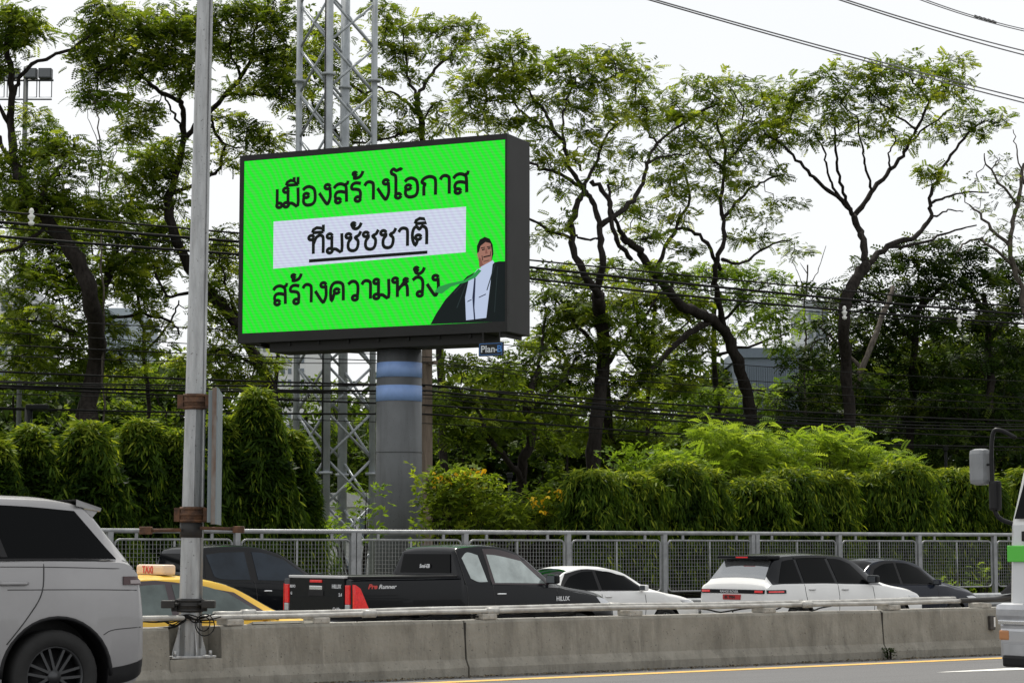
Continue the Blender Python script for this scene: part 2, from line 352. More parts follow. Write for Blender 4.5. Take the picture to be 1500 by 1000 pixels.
# cables wound at the foot of the post
cm = mat('cable_black', (0, 0, 0))
wc = MB(); cc = lamp_c(0.70)
for k in range(5):
    r = .075 + .012 * k; ctr = cc + Vector((.165 + .006 * k, -.16 - .008 * k, -.045 - .004 * k))
    wc.tube([ctr + Vector((r * math.cos(a) * .9, .02 * math.sin(3 * a + k), r * math.sin(a))) for a in [2 * math.pi * i / 20 for i in range(21)]], .006, 5, cap=False) if k in (0, 3) else None
for k in range(9):
    a = cc + Vector((random.uniform(-.75, -.3), -.1, random.uniform(-.02, .05))); b = cc + Vector((-.02, -.16, random.uniform(-.0, .05))); c = cc + Vector((random.uniform(.1, .4), -.12, random.uniform(-.04, .06)))
    if k % 2: c = cc + Vector((-.2, -.14, random.uniform(-.10, -.05))); 
    wc.tube(smooth_line([a, a.lerp(b, .5) - Vector((0, 0, random.uniform(.01, .07))), b, b.lerp(c, .5) + Vector((0, 0, -.03)), c], 5), .007, 5)
tag(wc.build('cable_coil', cm), 'tangle of thin black cables looped round the foot of the lamp post', 'cable')
# traffic sign seen edge-on, clamped to the post
sgz0, sgz1 = zpix(768), zpix(572); c = lamp_c((sgz0 + sgz1) / 2)
sx0 = at(304, 670, Ly).x
sign = empty('edge_on_road_sign', (c.x + .17, c.y, sgz0), 0, 'rust streaked steel road sign seen edge-on, clamped beside the lamp post', 'road sign')
h = sgz1 - sgz0; whiteg = mat('sign_back_grey', (0.20, 0.235, 0.25), 0.55, 0.3, col2=(0.10, 0.06, 0.04), scale=3, stretch=(6, 6, .7), thr=(0.33, 0.42))
ch = MB(); MS = Matrix.Rotation(R(5), 4, 'Z')
ch.box(0.085, 0.10, -0.46, 0.60, 0, h, M=MS); ch.build('sign_panel', whiteg, sign)
for yy in (-0.40, 0.10, 0.5):
    MB().box(0.0, 0.083, yy - .02, yy + .02, 0.02, h - .02, M=MS).build('stiffener', whiteg, sign)
MB().box(0.04, 0.085, -0.462, -0.44, 0.0, h, M=MS).build('edge_flange', mat('rust_streak', (0.13, 0.08, 0.055), .8, col2=(.27, .28, .27), scale=5, stretch=(1, 1, .3)), sign)
for zz in (h - .12, 0.08):
    MB().box(-0.12, 0.02, -.03, .03, zz - .03, zz + .03).build('mounting_arm', rust, sign)

# ------------------------------------------------------------------ mesh fence and guard rail
FD = 38.0; P0 = tpx(521, FD); PITCH = (tpx(1453, FD) - P0) / 7.0
ztop = at(750, 779.5, Yd(750, FD)).z
fence = empty('mesh_fence', rd(0, FD, ZF), PHI, 'long galvanised wire mesh fence with rounded panels in front of the hedge', 'fence')
fg = mat('fence_galvanised', (0.31, 0.32, 0.33), 0.5, 0.35, var=0.35, scale=4)
zt_ = ztop - ZF; zb_ = zt_ - 1.30
pm = MB().box(-.055, .055, -.05, .05, 0, zt_ - .02).mesh('fence_post', fg)
k0, k1 = -5, 13
for k in range(k0, k1 + 1):
    share('post', pm, fence, (P0 + PITCH * k + (-.06 if k % 4 == 0 else 0), 0, 0))
    if k % 4 == 0: share('post', pm, fence, (P0 + PITCH * k + .075, 0, 0))
MB().tube([(P0 + PITCH * k0, 0, zt_), (P0 + PITCH * k1, 0, zt_)], 0.046, 10).build('top_rail', fg, fence)
def fpanel():
    x0, x1, z0, z1, r = 0.10, PITCH - 0.10, zb_, zt_ - .16, .12; fr = MB(); loop = []
    for cx, cz, a0 in ((x1 - r, z1 - r, 0), (x0 + r, z1 - r, 90), (x0 + r, z0 + r, 180), (x1 - r, z0 + r, 270)):
        for i in range(5): a = R(a0 + i * 22.5); loop.append(Vector((cx + r * math.cos(a), 0, cz + r * math.sin(a))))
    loop.append(loop[0]); fr.tube(loop, 0.021, 6, cap=False)
    fr.tube([((x0 + x1) / 2, 0, z0), ((x0 + x1) / 2, 0, z1)], .018, 6)
    for x in (.55, PITCH - .55): fr.box(x - .03, x + .03, -.015, .015, z1, zt_ - .03)
    w = MB(); sp = 0.080
    def wire(a, b): w.tube([a, b], 0.0042, 3, cap=False, smooth=False)
    x = x0 + sp
    while x < x1: wire((x, .004, z0 + .02), (x, .004, z1 - .02)); x += sp
    z = z0 + sp
    while z < z1: wire((x0 + .02, -.004, z), (x1 - .02, -.004, z)); z += sp
    return fr.mesh('panel_frame', fg), w.mesh('wire_mesh', mat('fence_wire', (.30, .31, .31), .5, .2))
fm, wm = fpanel()
for k in range(k0, k1):
    o = share('panel_frame', fm, fence, (P0 + PITCH * k, 0, 0))
    w = share('wire_mesh', wm, o); w['kind'] = 'stuff'
gr = empty('guard_rail', rd(0, 36.3, ZF), PHI, 'low grey steel guard rail at the foot of the mesh fence', 'guard rail')
prof = [(0, 0), (-.05, .04), (-.05, .10), (0, .14), (0, .17), (-.05, .21), (-.05, .27), (0, .31)]
b = MB(); b.grid([[Vector((t, y, .42 + z)) for y, z in prof] for t in (tpx(-60, FD), tpx(2200, FD))], smooth=False); b.build('rail', steel, gr)
gp = MB().box(-.05, .05, .01, .12, 0, .75).mesh('guard_post', steel)
for k in range(k0, k1): share('post', gp, gr, (P0 + PITCH * k + 1.2, 0, 0))

# ------------------------------------------------------------------ billboard
BR = at(744, 489, 56.0); BL_ = at(349, 500, 59.3)
ex = Vector((BR.x - BL_.x, BR.y - BL_.y, 0)); BW = ex.length; ex.normalize(); ey = Vector((-ex.y, ex.x, 0))   # ey points away from the front
ZB0 = (BR.z + BL_.z) / 2; ZB1 = (at(744, 196, 56).z + at(349, 228, 59.3).z) / 2; BH = ZB1 - ZB0
bang = math.atan2(ex.y, ex.x)
BB = empty('led_billboard', (BL_.x, BL_.y, ZB0), bang, 'large black framed LED billboard with green Thai message on a thick grey column', 'billboard')
frame_m = mat('billboard_black', (0.022, 0.022, 0.022), 0.6, var=0.25, scale=1.2, spec=.25)
FT, FB_, FL_ = 0.16, 0.27, 0.13
b = MB(); b.rbox(0, BW, 0.05, 1.42, 0, BH, 0.02); b.build('cabinet', frame_m, BB)
fr = MB()
fr.box(0.002, BW - .002, -0.03, 0.052, BH - FT, BH - .002); fr.box(0.002, BW - .002, -0.03, 0.052, 0.002, FB_)
fr.box(0.002, FL_, -0.03, 0.052, FB_, BH - FT); fr.box(BW - 0.07, BW - .002, -0.03, 0.052, FB_, BH - FT); fr.build('frame', frame_m, BB)
tr = MB(); tr.box(.9, BW - .8, .15, 1.2, -.26, -.003); tr.build('underside_tray', mat('tray_black', (0.012, 0.012, 0.012), .8), BB)
tb = MB()
for k in range(9): tb.box(.6 + k * .9, .66 + k * .9, .1, 1.35, -.10, -.004)
tb.build('underside_rib', frame_m, BB)
sm = bpy.data.materials.new('led_screen'); sm.use_nodes = True; t = sm.node_tree; pb = t.nodes['Principled BSDF']
def led(m, col, col2, st):
    t = m.node_tree; pb = t.nodes['Principled BSDF']; pb.inputs['Base Color'].default_value = (.01, .012, .01, 1); pb.inputs['Roughness'].default_value = .7; pb.inputs['Specular IOR Level'].default_value = .1
    tc = t.nodes.new('ShaderNodeTexCoord'); mp = t.nodes.new('ShaderNodeMapping'); mp.inputs['Rotation'].default_value = (0, R(38), 0); mp.inputs['Scale'].default_value = (1, 1, .75)
    wv = t.nodes.new('ShaderNodeTexWave'); wv.inputs['Scale'].default_value = 2.1; wv.inputs['Distortion'].default_value = 5; wv.inputs['Detail'].default_value = 1; wv.inputs['Detail Scale'].default_value = .5
    t.links.new(tc.outputs['Object'], mp.inputs[0]); t.links.new(mp.outputs[0], wv.inputs['Vector'])
    rp = t.nodes.new('ShaderNodeValToRGB'); rp.color_ramp.elements[0].color = (*col2, 1); rp.color_ramp.elements[1].color = (*col, 1)
    rp.color_ramp.elements[0].position = .0; rp.color_ramp.elements[1].position = .8
    t.links.new(wv.outputs['Fac'], rp.inputs['Fac'])
    # pixel rows of the LED modules
    w2 = t.nodes.new('ShaderNodeTexWave'); w2.bands_direction = 'Z'; w2.inputs['Scale'].default_value = 4.0; t.links.new(tc.outputs['Object'], w2.inputs['Vector'])
    mr = t.nodes.new('ShaderNodeMapRange'); mr.inputs['To Min'].default_value = .90 * st; mr.inputs['To Max'].default_value = 1.05 * st; t.links.new(w2.outputs['Fac'], mr.inputs['Value'])
    t.links.new(rp.outputs[0], pb.inputs['Emission Color']); t.links.new(mr.outputs[0], pb.inputs['Emission Strength'])
    return m
led(sm, (0.008, 0.86, 0.018), (0.060, 0.66, 0.06), 1.0)
wm_ = bpy.data.materials.new('led_white'); wm_.use_nodes = True; led(wm_, (0.70, 0.78, 0.92), (0.68, 0.70, 0.90), 0.88)
b = MB(); b.add([(FL_, 0.0, FB_), (BW - .07, 0, FB_), (BW - .07, 0, BH - FT), (FL_, 0, BH - FT)], [(0, 1, 2, 3)])
scr = b.build('screen', sm, BB)
SW, SH = BW - .07 - FL_, BH - FT - FB_
def S(u, v, off=0.0): return Vector((FL_ + u * SW, -0.004 - off, FB_ + v * SH))       # u, v of the lit picture
# pixel -> (u, v) on the lit picture (bilinear over its four corners in the photograph)
CQ = [(357, 494), (738, 484), (741, 204), (357, 236)]
def uv(px, py):
    u = v = .5
    for _ in range(8):
        xl = CQ[0][0] + (CQ[3][0] - CQ[0][0]) * v; xr = CQ[1][0] + (CQ[2][0] - CQ[1][0]) * v
        u = (px - xl) / (xr - xl)
        yb = CQ[0][1] + (CQ[1][1] - CQ[0][1]) * u; yt = CQ[3][1] + (CQ[2][1] - CQ[3][1]) * u
        v = (py - yb) / (yt - yb)
    return u, v
def SP_(px, py, off=0.0): u, v = uv(px, py); return S(u, v, off)
def flat(name, pts, m, off, parent=scr):
    P = [SP_(x, y, off) for x, y in pts]; bm = bmesh.new(); vs = [bm.verts.new(p) for p in P]; f = bm.faces.new(vs)
    bmesh.ops.triangulate(bm, faces=[f]); me = bpy.data.meshes.new(name); bm.to_mesh(me); bm.free(); me.materials.append(m)
    o = bpy.data.objects.new(name, me); COL.objects.link(o); o.parent = parent; return o
def flatmat(name, c, st=.8):
    m = bpy.data.materials.new(name); m.use_nodes = True; p = m.node_tree.nodes['Principled BSDF']; p.inputs['Base Color'].default_value = (.01, .01, .01, 1); p.inputs['Roughness'].default_value = .7; p.inputs['Specular IOR Level'].default_value = .08
    p.inputs['Emission Color'].default_value = (*c, 1); p.inputs['Emission Strength'].default_value = st; return m
ink = flatmat('led_ink', (0.005, 0.008, 0.005), .6)
flat('white_banner', [(403, 327), (685, 307), (684, 377), (403, 398)], wm_, .002)
flat('underline', [(457, 384.5), (630, 373.5), (630, 378.5), (457, 389.5)], ink, .004)
# hand drawn looped Thai letters: strokes on a baseline, x height 1
def lp(x, y, r=.12): return [(x + r * math.cos(a), y + r * math.sin(a)) for a in [2 * math.pi * i / 12 for i in range(13)]]
G = {
 'เ': (.40, [[(.13, 1), (.13, .12)], lp(.23, .10)]),
 'า': (.56, [[(.04, .78), (.12, .93), (.24, .98), (.38, .92), (.43, .76), (.43, 0)]]),
 'ม': (.84, [lp(.13, .90), [(.23, .90), (.23, .12)], lp(.14, .10), [(.22, .16), (.42, .16), (.68, .02), (.68, 1)]]),
 'ง': (.66, [lp(.42, .90), [(.53, .88), (.55, .35), (.46, .02), (.36, .02), (.05, .60)]]),
 'อ': (.76, [lp(.22, .52), [(.12, .50), (.10, .18), (.20, .02), (.36, -.01), (.53, .05), (.62, .25), (.62, .62), (.55, .87), (.36, .99), (.18, .95), (.07, .82)]]),
 'ส': (.76, [lp(.24, .10), [(.16, .15), (.11, .36), (.18, .54), (.36, .58), (.62, .50)], [(.05, .78), (.16, .94), (.34, 1.0), (.52, .92), (.60, .76), (.62, 0)], [(.50, .90), (.66, 1.0), (.68, 1.14)]]),
 'ร': (.62, [lp(.36, .10), [(.46, .10), (.48, .40), (.42, .58), (.26, .64), (.12, .66), (.08, .78), (.14, .92), (.28, .98), (.50, .93)]]),
 'โ': (.52, [[(.20, 1.05), (.20, .12)], lp(.30, .10), [(.20, 1.0), (.17, 1.2), (.02, 1.32), (.00, 1.46), (.10, 1.56), (.22, 1.46), (.40, 1.54), (.46, 1.46)]]),
 'ก': (.80, [[(.14, 0), (.14, .48), (.20, .60), (.05, .72), (.14, .90), (.34, .99), (.54, .94), (.64, .76), (.64, 0)]]),
 'ท': (.84, [lp(.13, .90), [(.23, .90), (.23, 0)], [(.24, .55), (.36, .88), (.52, .99), (.64, .93), (.68, .76), (.68, 0)]]),
 'ช': (.78, [lp(.14, .82), [(.24, .80), (.26, .66), (.15, .48), (.13, .22), (.20, .05), (.36, -.01), (.50, .06), (.57, .26), (.57, .52), (.44, .70), (.60, .80), (.70, 1.02)]]),
 'ต': (.86, [lp(.34, .42), [(.33, .32), (.22, .0), (.10, .30), (.09, .66), (.16, .92), (.28, .98), (.39, .84), (.50, .98), (.64, .92), (.71, .70), (.71, 0)]]),
 'ค': (.82, [lp(.37, .52), [(.28, .47), (.14, 0), (.09, .40), (.12, .76), (.24, .95), (.40, .99), (.56, .94), (.66, .76), (.67, 0)]]),
 'ว': (.64, [lp(.38, .10), [(.48, .10), (.51, .50), (.49, .80), (.38, .96), (.22, .98), (.06, .84)]]),
 'ห': (.84, [lp(.13, .90), [(.23, .90), (.23, 0)], [(.24, .34), (.40, .58), (.56, .66), (.66, .52), (.68, 0)], lp(.60, .86, .09), [(.40, .56), (.52, .78)]]),
 'ิ': (0, [[(-.66, 1.16), (-.62, 1.32), (-.46, 1.42), (-.28, 1.38), (-.16, 1.16), (-.66, 1.16)]]),
 'ี': (0, [[(-.66, 1.16), (-.62, 1.32), (-.46, 1.42), (-.28, 1.38), (-.16, 1.16), (-.66, 1.16)], [(-.16, 1.16), (-.16, 1.56)]]),
 'ื': (0, [[(-.70, 1.16), (-.66, 1.32), (-.50, 1.42), (-.34, 1.38), (-.16, 1.16), (-.70, 1.16)], [(-.16, 1.16), (-.16, 1.58)], [(-.34, 1.34), (-.34, 1.58)]]),
 'ั': (0, [lp(-.42, 1.42, .085), [(-.47, 1.34), (-.42, 1.22), (-.28, 1.17), (-.14, 1.28), (-.06, 1.48)]]),
 '้': (0, [lp(-.40, 1.48, .08), [(-.34, 1.44), (-.44, 1.24), (-.20, 1.28), (-.08, 1.44), (-.04, 1.60)]]),
}
def thai(word, pa, pb, hpx, sw=.165):
    """letters along the baseline from pixel pa to pixel pb; hpx is the x height in pixels"""
    tot = sum(G[c][0] for c in word) - .12; x = 0
    A, Bp = SP_(*pa), SP_(*pb); xs = (Bp - A).x / tot; zs = (SP_(pa[0], pa[1] - hpx) - A).z
    slope = (Bp - A).z / (Bp - A).x
    lt_ = MB()
    for c in word:
        adv, strokes = G[c]
        for st in strokes:
            q = [Vector(((x + a) * xs, 0, b * zs)) for a, b in st]
            if len(st) > 3 and st[0] != st[-1]: q = smooth_line(q, 3)
            wv = sw * zs * .5; P = []
            for i, p in enumerate(q):
                d = (q[min(i + 1, len(q) - 1)] - q[max(i - 1, 0)]); d.normalize(); nn = Vector((-d.z, 0, d.x)) * wv
                a_, b_ = p + nn, p - nn
                P.append([A + Vector((a_.x, -.0006 * (len(lt_.f) % 5), a_.z + a_.x * slope)), A + Vector((b_.x, -.0006 * (len(lt_.f) % 5), b_.z + b_.x * slope))])
            off = .006
            lt_.grid([[p[0] - Vector((0, off, 0)), p[1] - Vector((0, off, 0))] for p in P], smooth=False)
        x += adv
    return lt_.build('lettering', ink, scr)
thai('เมืองสร้างโอกาส', (404, 306), (687, 285), 27.5, .19)
thai('ทีมชัชชาติ', (456, 377), (630, 364), 27.5, .19)
thai('สร้างความหวัง', (402, 452), (645, 441), 27.5, .19)
# plain suited figure printed on the screen
skin = flatmat('figure_skin', (0.42, 0.20, 0.15)); suit = flatmat('figure_suit', (0.004, 0.009, 0.010)); shirt = flatmat('figure_shirt', (0.60, 0.70, 0.92)); tiem = flatmat('figure_tie', (0.03, 0.36, 0.08)); hair = flatmat('figure_hair', (0.006, 0.005, 0.006))
fig = flat('figure_jacket', [(634, 486), (642, 470), (655, 449), (668, 434), (682, 424), (686, 414), (700, 407), (722, 394), (730, 392), (741, 392), (739, 484)], suit, .010)
flat('figure_shirt', [(684, 481), (686, 462), (683, 446), (688, 420), (700, 404), (722, 393), (716, 412), (711, 440), (710, 470), (712, 478)], shirt, .012, fig)
flat('figure_hair', [(700, 376), (700, 368), (704, 358), (711, 354), (718, 357), (722, 366), (723, 380), (719, 396), (704, 400)], hair, .013, fig)
flat('figure_face', [(703, 401), (702, 380), (705, 368), (712, 362), (719, 364), (721, 378), (720, 392), (712, 398)], skin, .014, fig)
for q in ([(707, 373), (711, 372), (711, 374), (707, 375)], [(715, 371), (719, 370.5), (719, 372.5), (715, 373)], [(709, 384), (718, 382), (718, 384), (709, 386)]): flat('face_line', q, hair, .016, fig)
flat('figure_collar', [(705, 400), (722, 390), (724, 394), (709, 409)], shirt, .015, fig)
flat('figure_tie', [(640, 437), (646, 429), (662, 424), (682, 420), (694, 412), (702, 403), (706, 406), (698, 416), (684, 423), (664, 429), (650, 440)], tiem, .016, fig)
flat('ear', [(700, 380), (702.5, 377), (704, 384), (702, 388)], skin, .015, fig)
shade = flatmat('figure_shade', (0.27, 0.11, 0.085))
flat('cheek_shade', [(703, 401), (702.2, 384), (706, 388), (708, 396), (714, 396.5), (712, 399)], shade, .0145, fig); flat('nose', [(712, 372), (713.4, 372), (715, 379.5), (711.5, 380)], shade, .015, fig)
for q in ([(705.5, 370.5), (711.5, 369.3), (711.5, 370.7), (705.5, 372)], [(713.8, 369), (719.5, 368), (719.5, 369.4), (713.8, 370.4)], [(706.5, 383), (707.5, 382.5), (708.6, 390), (707.6, 390.5)], [(709, 391.5), (717, 389.5), (717, 390.4), (709, 392.4)], [(719, 376), (720, 376), (719, 384), (718, 384)]): flat('face_line', q, hair, .016, fig)
lapel = flatmat('figure_lapel', (0.020, 0.034, 0.036))
for q in ([(724, 396), (725.5, 396), (714, 436), (712.6, 436)], [(684, 425), (685.3, 425.5), (672, 462), (670.5, 462)], [(690, 412), (690.8, 413.5), (668, 440), (667, 439)], [(728, 400), (729, 400), (724, 470), (723, 470)]): flat('lapel_line', q, lapel, .0125, fig)
for q in ([(696, 416), (698, 417), (695, 447), (697, 480), (695, 480), (693, 447)], [(702, 446), (712, 441), (712, 442.5), (702, 447.5)], [(686, 452), (692, 449), (692, 450.4), (686, 453.4)]): flat('shirt_line', q, flatmat('line_ink', (.02, .03, .07)), .015, fig)
# name plate under the frame
npl = empty('name_plate', tuple(at(701, 522, 56.25)), bang + 0.0, 'small black and blue Plan-B name plate hanging under the billboard corner', 'sign')
pw = .70
MB().rbox(0, pw, 0.0, .05, 0, .36, .008).build('plate', frame_m, npl)
MB().box(0.1, .13, .02, .04, .36, .62).box(pw - .13, pw - .1, .02, .04, .36, .62).build('hanger', frame_m, npl)
bl_ = mat('plate_blue', (0.05, 0.2, 0.55), .5); wh_ = mat('plate_white', (0.62, 0.66, 0.7), .5)
e_ = MB(); e_.box(.03, pw - .03, -.006, -.002, .03, .042); e_.box(.03, pw - .03, -.006, -.002, .318, .33); e_.box(.03, .042, -.006, -.002, .042, .318); e_.box(pw - .042, pw - .03, -.006, -.002, .042, .318); e_.build('plate_border', bl_, npl)
def text(name, body, size, m, parent, loc, rot=(R(90), 0, 0), ext=.002, bold=0.0, shear=0.0, sx=1.0):
    c = bpy.data.curves.new(name, 'FONT'); c.body = body; c.size = size; c.extrude = ext; c.offset = bold; c.shear = shear; c.resolution_u = 3
    tmp = bpy.data.objects.new(name, c); COL.objects.link(tmp); dg = bpy.context.evaluated_depsgraph_get(); dg.update()
    me = bpy.data.meshes.new_from_object(tmp.evaluated_get(dg)); bpy.data.objects.remove(tmp)
    me.materials.clear(); me.materials.append(m); o = bpy.data.objects.new(name, me); COL.objects.link(o); o.parent = parent; o.location = loc; o.rotation_euler = rot; o.scale = (sx, 1, 1); return o
text('lettering', 'Plan-', .25, wh_, npl, (.06, -.004, .10), bold=.004); text('lettering', 'B', .25, bl_, npl, (.52, -.004, .10), bold=.006)
# column
pc = at(584, 700, 58.4); colr = 0.62
pole = empty('billboard_column', (pc.x, pc.y, -.46), 0, 'thick dark grey steel column with two pale blue bands carrying the billboard', 'column')
gcol = mat('column_grey', (0.115, 0.122, 0.128), .55, .2, col2=(0.095, 0.10, 0.105), scale=1.2, bump=.06, bscale=3)
grime(gcol, (.05, .05, .05), .5, (2.5, 2.5, .25), 1.6)
def cyl(z0, z1, r0, r1, m, name, n=40):
    b = MB(); b.tube([(0, 0, z0), (0, 0, z0 + (z1 - z0) * .5), (0, 0, z1)], [r0, (r0 + r1) / 2, r1], n); return b.build(name, m, pole)
zc = lambda py: at(584, py, 58.4 - colr).z + .46
cyl(0, ZB0 + .46 - .27, .65, .60, gcol, 'column_tube')
bb_ = mat('pale_blue_band', (0.23, 0.36, 0.68), .5, var=.12, scale=4)
cyl(zc(551), zc(529), .615, .612, bb_, 'blue_band'); cyl(zc(586), zc(563), .618, .615, bb_, 'blue_band')
for zz in (2.2, 4.4): cyl(zz, zz + .02, .637, .637, gcol, 'weld_ring')
b = MB()
for a in range(8):
    th = a * math.pi / 4; b.box(.60, .95, -.02, .02, 0.05, .5, M=Matrix.Rotation(th, 4, 'Z'))
b.box(-1, 1, -1, 1, 0, .05); b.build('foot_flange', gcol, pole)

# ------------------------------------------------------------------ lattice tower
TY = 67.5; tc_ = at(489, 700, TY)
tower = empty('lattice_tower', (tc_.x, tc_.y, -.46), 0, 'tall grey galvanised lattice mast with crossed braces behind the billboard', 'tower')
tg = mat('tower_galvanised', (0.36, 0.39, 0.41), .5, .35, var=.3, scale=2)
lg = [Vector((-1.18, .05, 0)), Vector((-.17, -1.0, 0)), Vector((1.18, -.05, 0)), Vector((.18, 1.0, 0))]
TH = 21.5; PN = 1.43
for i, p in enumerate(lg):
    r = (.10, .135, .10, .15)[i]
    MB().tube([p + Vector((0, 0, 0)), p + Vector((0, 0, TH))], r, 12).build('tower_leg', tg, tower)
fl_ = MB().tube([(0, 0, 0), (0, 0, .08)], .21, 12).mesh('leg_flange', tg)
for k in range(1, 5):
    for p in lg: share('leg_flange', fl_, tower, p + Vector((0, 0, k * 4.1)))
def lmesh(a, b):
    d = (b - a); m_ = MB(); nrm = d.cross(Vector((0, 0, 1))).normalized() * .045; up = nrm.cross(d).normalized() * .045
    m_.add([a + up, a - up, b - up, b + up, a - up + nrm, b - up + nrm, a + up * .75, b + up * .75], [(0, 1, 2, 3), (1, 4, 5, 2), (0, 3, 7, 6)])
    q = MB().tube([a, b], .042, 6); return q.mesh('brace_tube', tg)
for i in range(4):
    p, q = lg[i], lg[(i + 1) % 4]; z0 = Vector((0, 0, 0)); pn = Vector((0, 0, PN))
    m1, m2 = lmesh(p, q + pn), lmesh(q, p + pn)
    for k in range(15):
        share('brace', m1, tower, (0, 0, .3 + k * PN)); 
        if i in (0, 1): share('brace', m2, tower, (0, 0, .3 + k * PN))
for k in range(6): MB().tube([(lg[1].x - .1, lg[1].y - .12, 0), (lg[1].x - .1, lg[1].y - .12, TH)], .02, 5).build('feeder_cable', cm, tower) if k == 0 else None

# ------------------------------------------------------------------ utility poles and cables
CD_ = 54.6
def upole(px, d, top, lab, w=.15):
    p = rd(tpx(px, d), d, -.46); o = empty('utility_pole', p, PHI, lab, 'utility pole', 'concrete utility poles')
    cm_ = mat('pole_concrete', (0.20, 0.155, 0.12), .9, var=.45, scale=3, stretch=(2, 2, .4))
    b = MB(); b.add([Vector((sx * (w if z == 0 else w * .7), sy * (w if z == 0 else w * .7), z)) for z in (0, top) for sx, sy in ((-1, -1), (1, -1), (1, 1), (-1, 1))], [(0, 1, 2, 3), (7, 6, 5, 4), (0, 4, 5, 1), (1, 5, 6, 2), (2, 6, 7, 3), (3, 7, 4, 0)]); b.build('shaft', cm_, o)
    for zz in (3.4, 6.9): MB().box(-.06, .06, -.5, .5, zz + .46, zz + .56).build('crossarm', cm_, o)
    return o
upole(625, CD_ + .3, 9.6, 'weathered concrete utility pole close behind the billboard column')
blackc = mat('cable_black', (0, 0, 0)); greyc = mat('conductor_grey', (0.16, 0.16, 0.17), .5)
def cable(py_left, r, m, px0=-160, px1=1700, sag=.12, d=CD_, slope=0.0, lab=None, name='cable', sp=34.0, ph=0.0):
    z = at(0, py_left, Yd(0, d)).z; t0, t1 = tpx(px0, d), tpx(px1, d); ta = tpx(625, d); pts = []
    n = 60
    for i in range(n + 1):
        tt = t0 + (t1 - t0) * i / n; f = ((tt - ta) / sp) % 1.0; pts.append(rd(tt, d + .05 * math.sin(tt * .1 + ph), z + slope * (tt - t0) - 4 * sag * f * (1 - f) + sag * .5))
    return pts
side = ['uppermost', 'second', 'third', 'fourth', 'fifth', 'sixth', 'seventh', 'eighth', 'ninth', 'tenth', 'eleventh', 'twelfth', 'thirteenth', 'fourteenth', 'fifteenth', 'sixteenth', 'seventeenth']
ups = [(309, .028, .05), (322, .045, .16), (329, .022, .2), (341, .04, .25), (347, .016, .3)]
for i, (y, r, sg) in enumerate(ups):
    o = MB().tube(cable(y, r, None, sag=sg, ph=i), r, 6).build('overhead_cable', blackc)
    tag(o, ('uppermost', 'thickest, second from top', 'thin third', 'thick fourth', 'thinnest, lowest')[i] + ' black cable of the upper bundle passing behind the billboard', 'cable', 'upper bundle of black overhead cables')
lows = [(460, .014), (484, .014), (498, .016), (507, .013), (538, .030), (544, .026), (549, .018), (553, .035), (558, .020), (563, .028), (568, .014), (588, .030), (596, .012)]
for i, (y, r) in enumerate(lows):
    o = MB().tube(cable(y, r, None, sag=random.uniform(.05, .55), slope=random.uniform(-.006, .006), ph=i * 1.3, d=CD_ + random.uniform(-.3, .3)), r, 5).build('overhead_cable', blackc)
    tag(o, side[i] + ' from top of the lower black cables crossing in front of the tree trunks', 'cable', 'lower bundle of black overhead cables')
def dline(pa, pb, Ya, Yb, r, sag, m, lab, grp):
    a, b = at(*pa, Ya), at(*pb, Yb); d = b - a; a2, b2 = a - d * .3, b + d * .3
    pts = [a2.lerp(b2, i / 40) - Vector((0, 0, sag * 4 * (i / 40) * (1 - i / 40))) for i in range(41)]
    tag(MB().tube(pts, r, 5).build('power_line', m), lab, 'power line', grp)
for i, (a, b, nm) in enumerate((((968, -2), (1500, 141), 'upper wire of the long grey pair above the trees'), ((958, -2), (1500, 147), 'lower wire of the long grey pair above the trees'),
        ((1246, -2), (1500, 71), 'upper wire of the middle grey pair near the top right'), ((1236, -2), (1500, 77), 'lower wire of the middle grey pair near the top right'),
        ((1362, -2), (1500, 39), 'upper wire of the topmost grey pair in the corner'), ((1354, -2), (1500, 42), 'lower wire of the topmost grey pair in the corner'))):
    dline(a, b, 44, 50, .016 if i < 4 else .012, .10, greyc, nm, 'grey power lines high over the trees')
# thin damper knot on the topmost pair
dk = MB(); a = at(1440, 24.5, 48.4)
for k in range(5): dk.tube([a + Vector((.1 * k - .2, 0, -.03 * k + .02)), a + Vector((.1 * k - .1, 0, -.03 * k - .03))], .03, 5)
tag(dk.build('line_damper', blackc), 'small dark knot clamped on the topmost grey power line', 'damper')
ins_m = mat('porcelain', (0.72, 0.72, 0.70), .25)
for px, py, lb in ((46, 318, 'white insulator stack on the black cables at the far left edge'), (1237, 458, 'white insulator on the black cables below the forked tree'), (1405, 470, 'white insulator on the black cables in front of the dark right trees')):
    p = at(px, py, Yd(px, CD_ - .15)); b = MB(); pr = [(.02, -.24), (.07, -.21), (.09, -.15), (.035, -.10), (.08, -.03), (.10, .03), (.035, .08), (.07, .14), (.055, .21), (.02, .24)]
    b.grid([[Vector((r * math.cos(a), r * math.sin(a), z)) for a in [j * math.pi / 5 for j in range(10)]] for r, z in pr], closed=True)
    tag(b.build('insulator', ins_m, loc=p), lb, 'insulator')
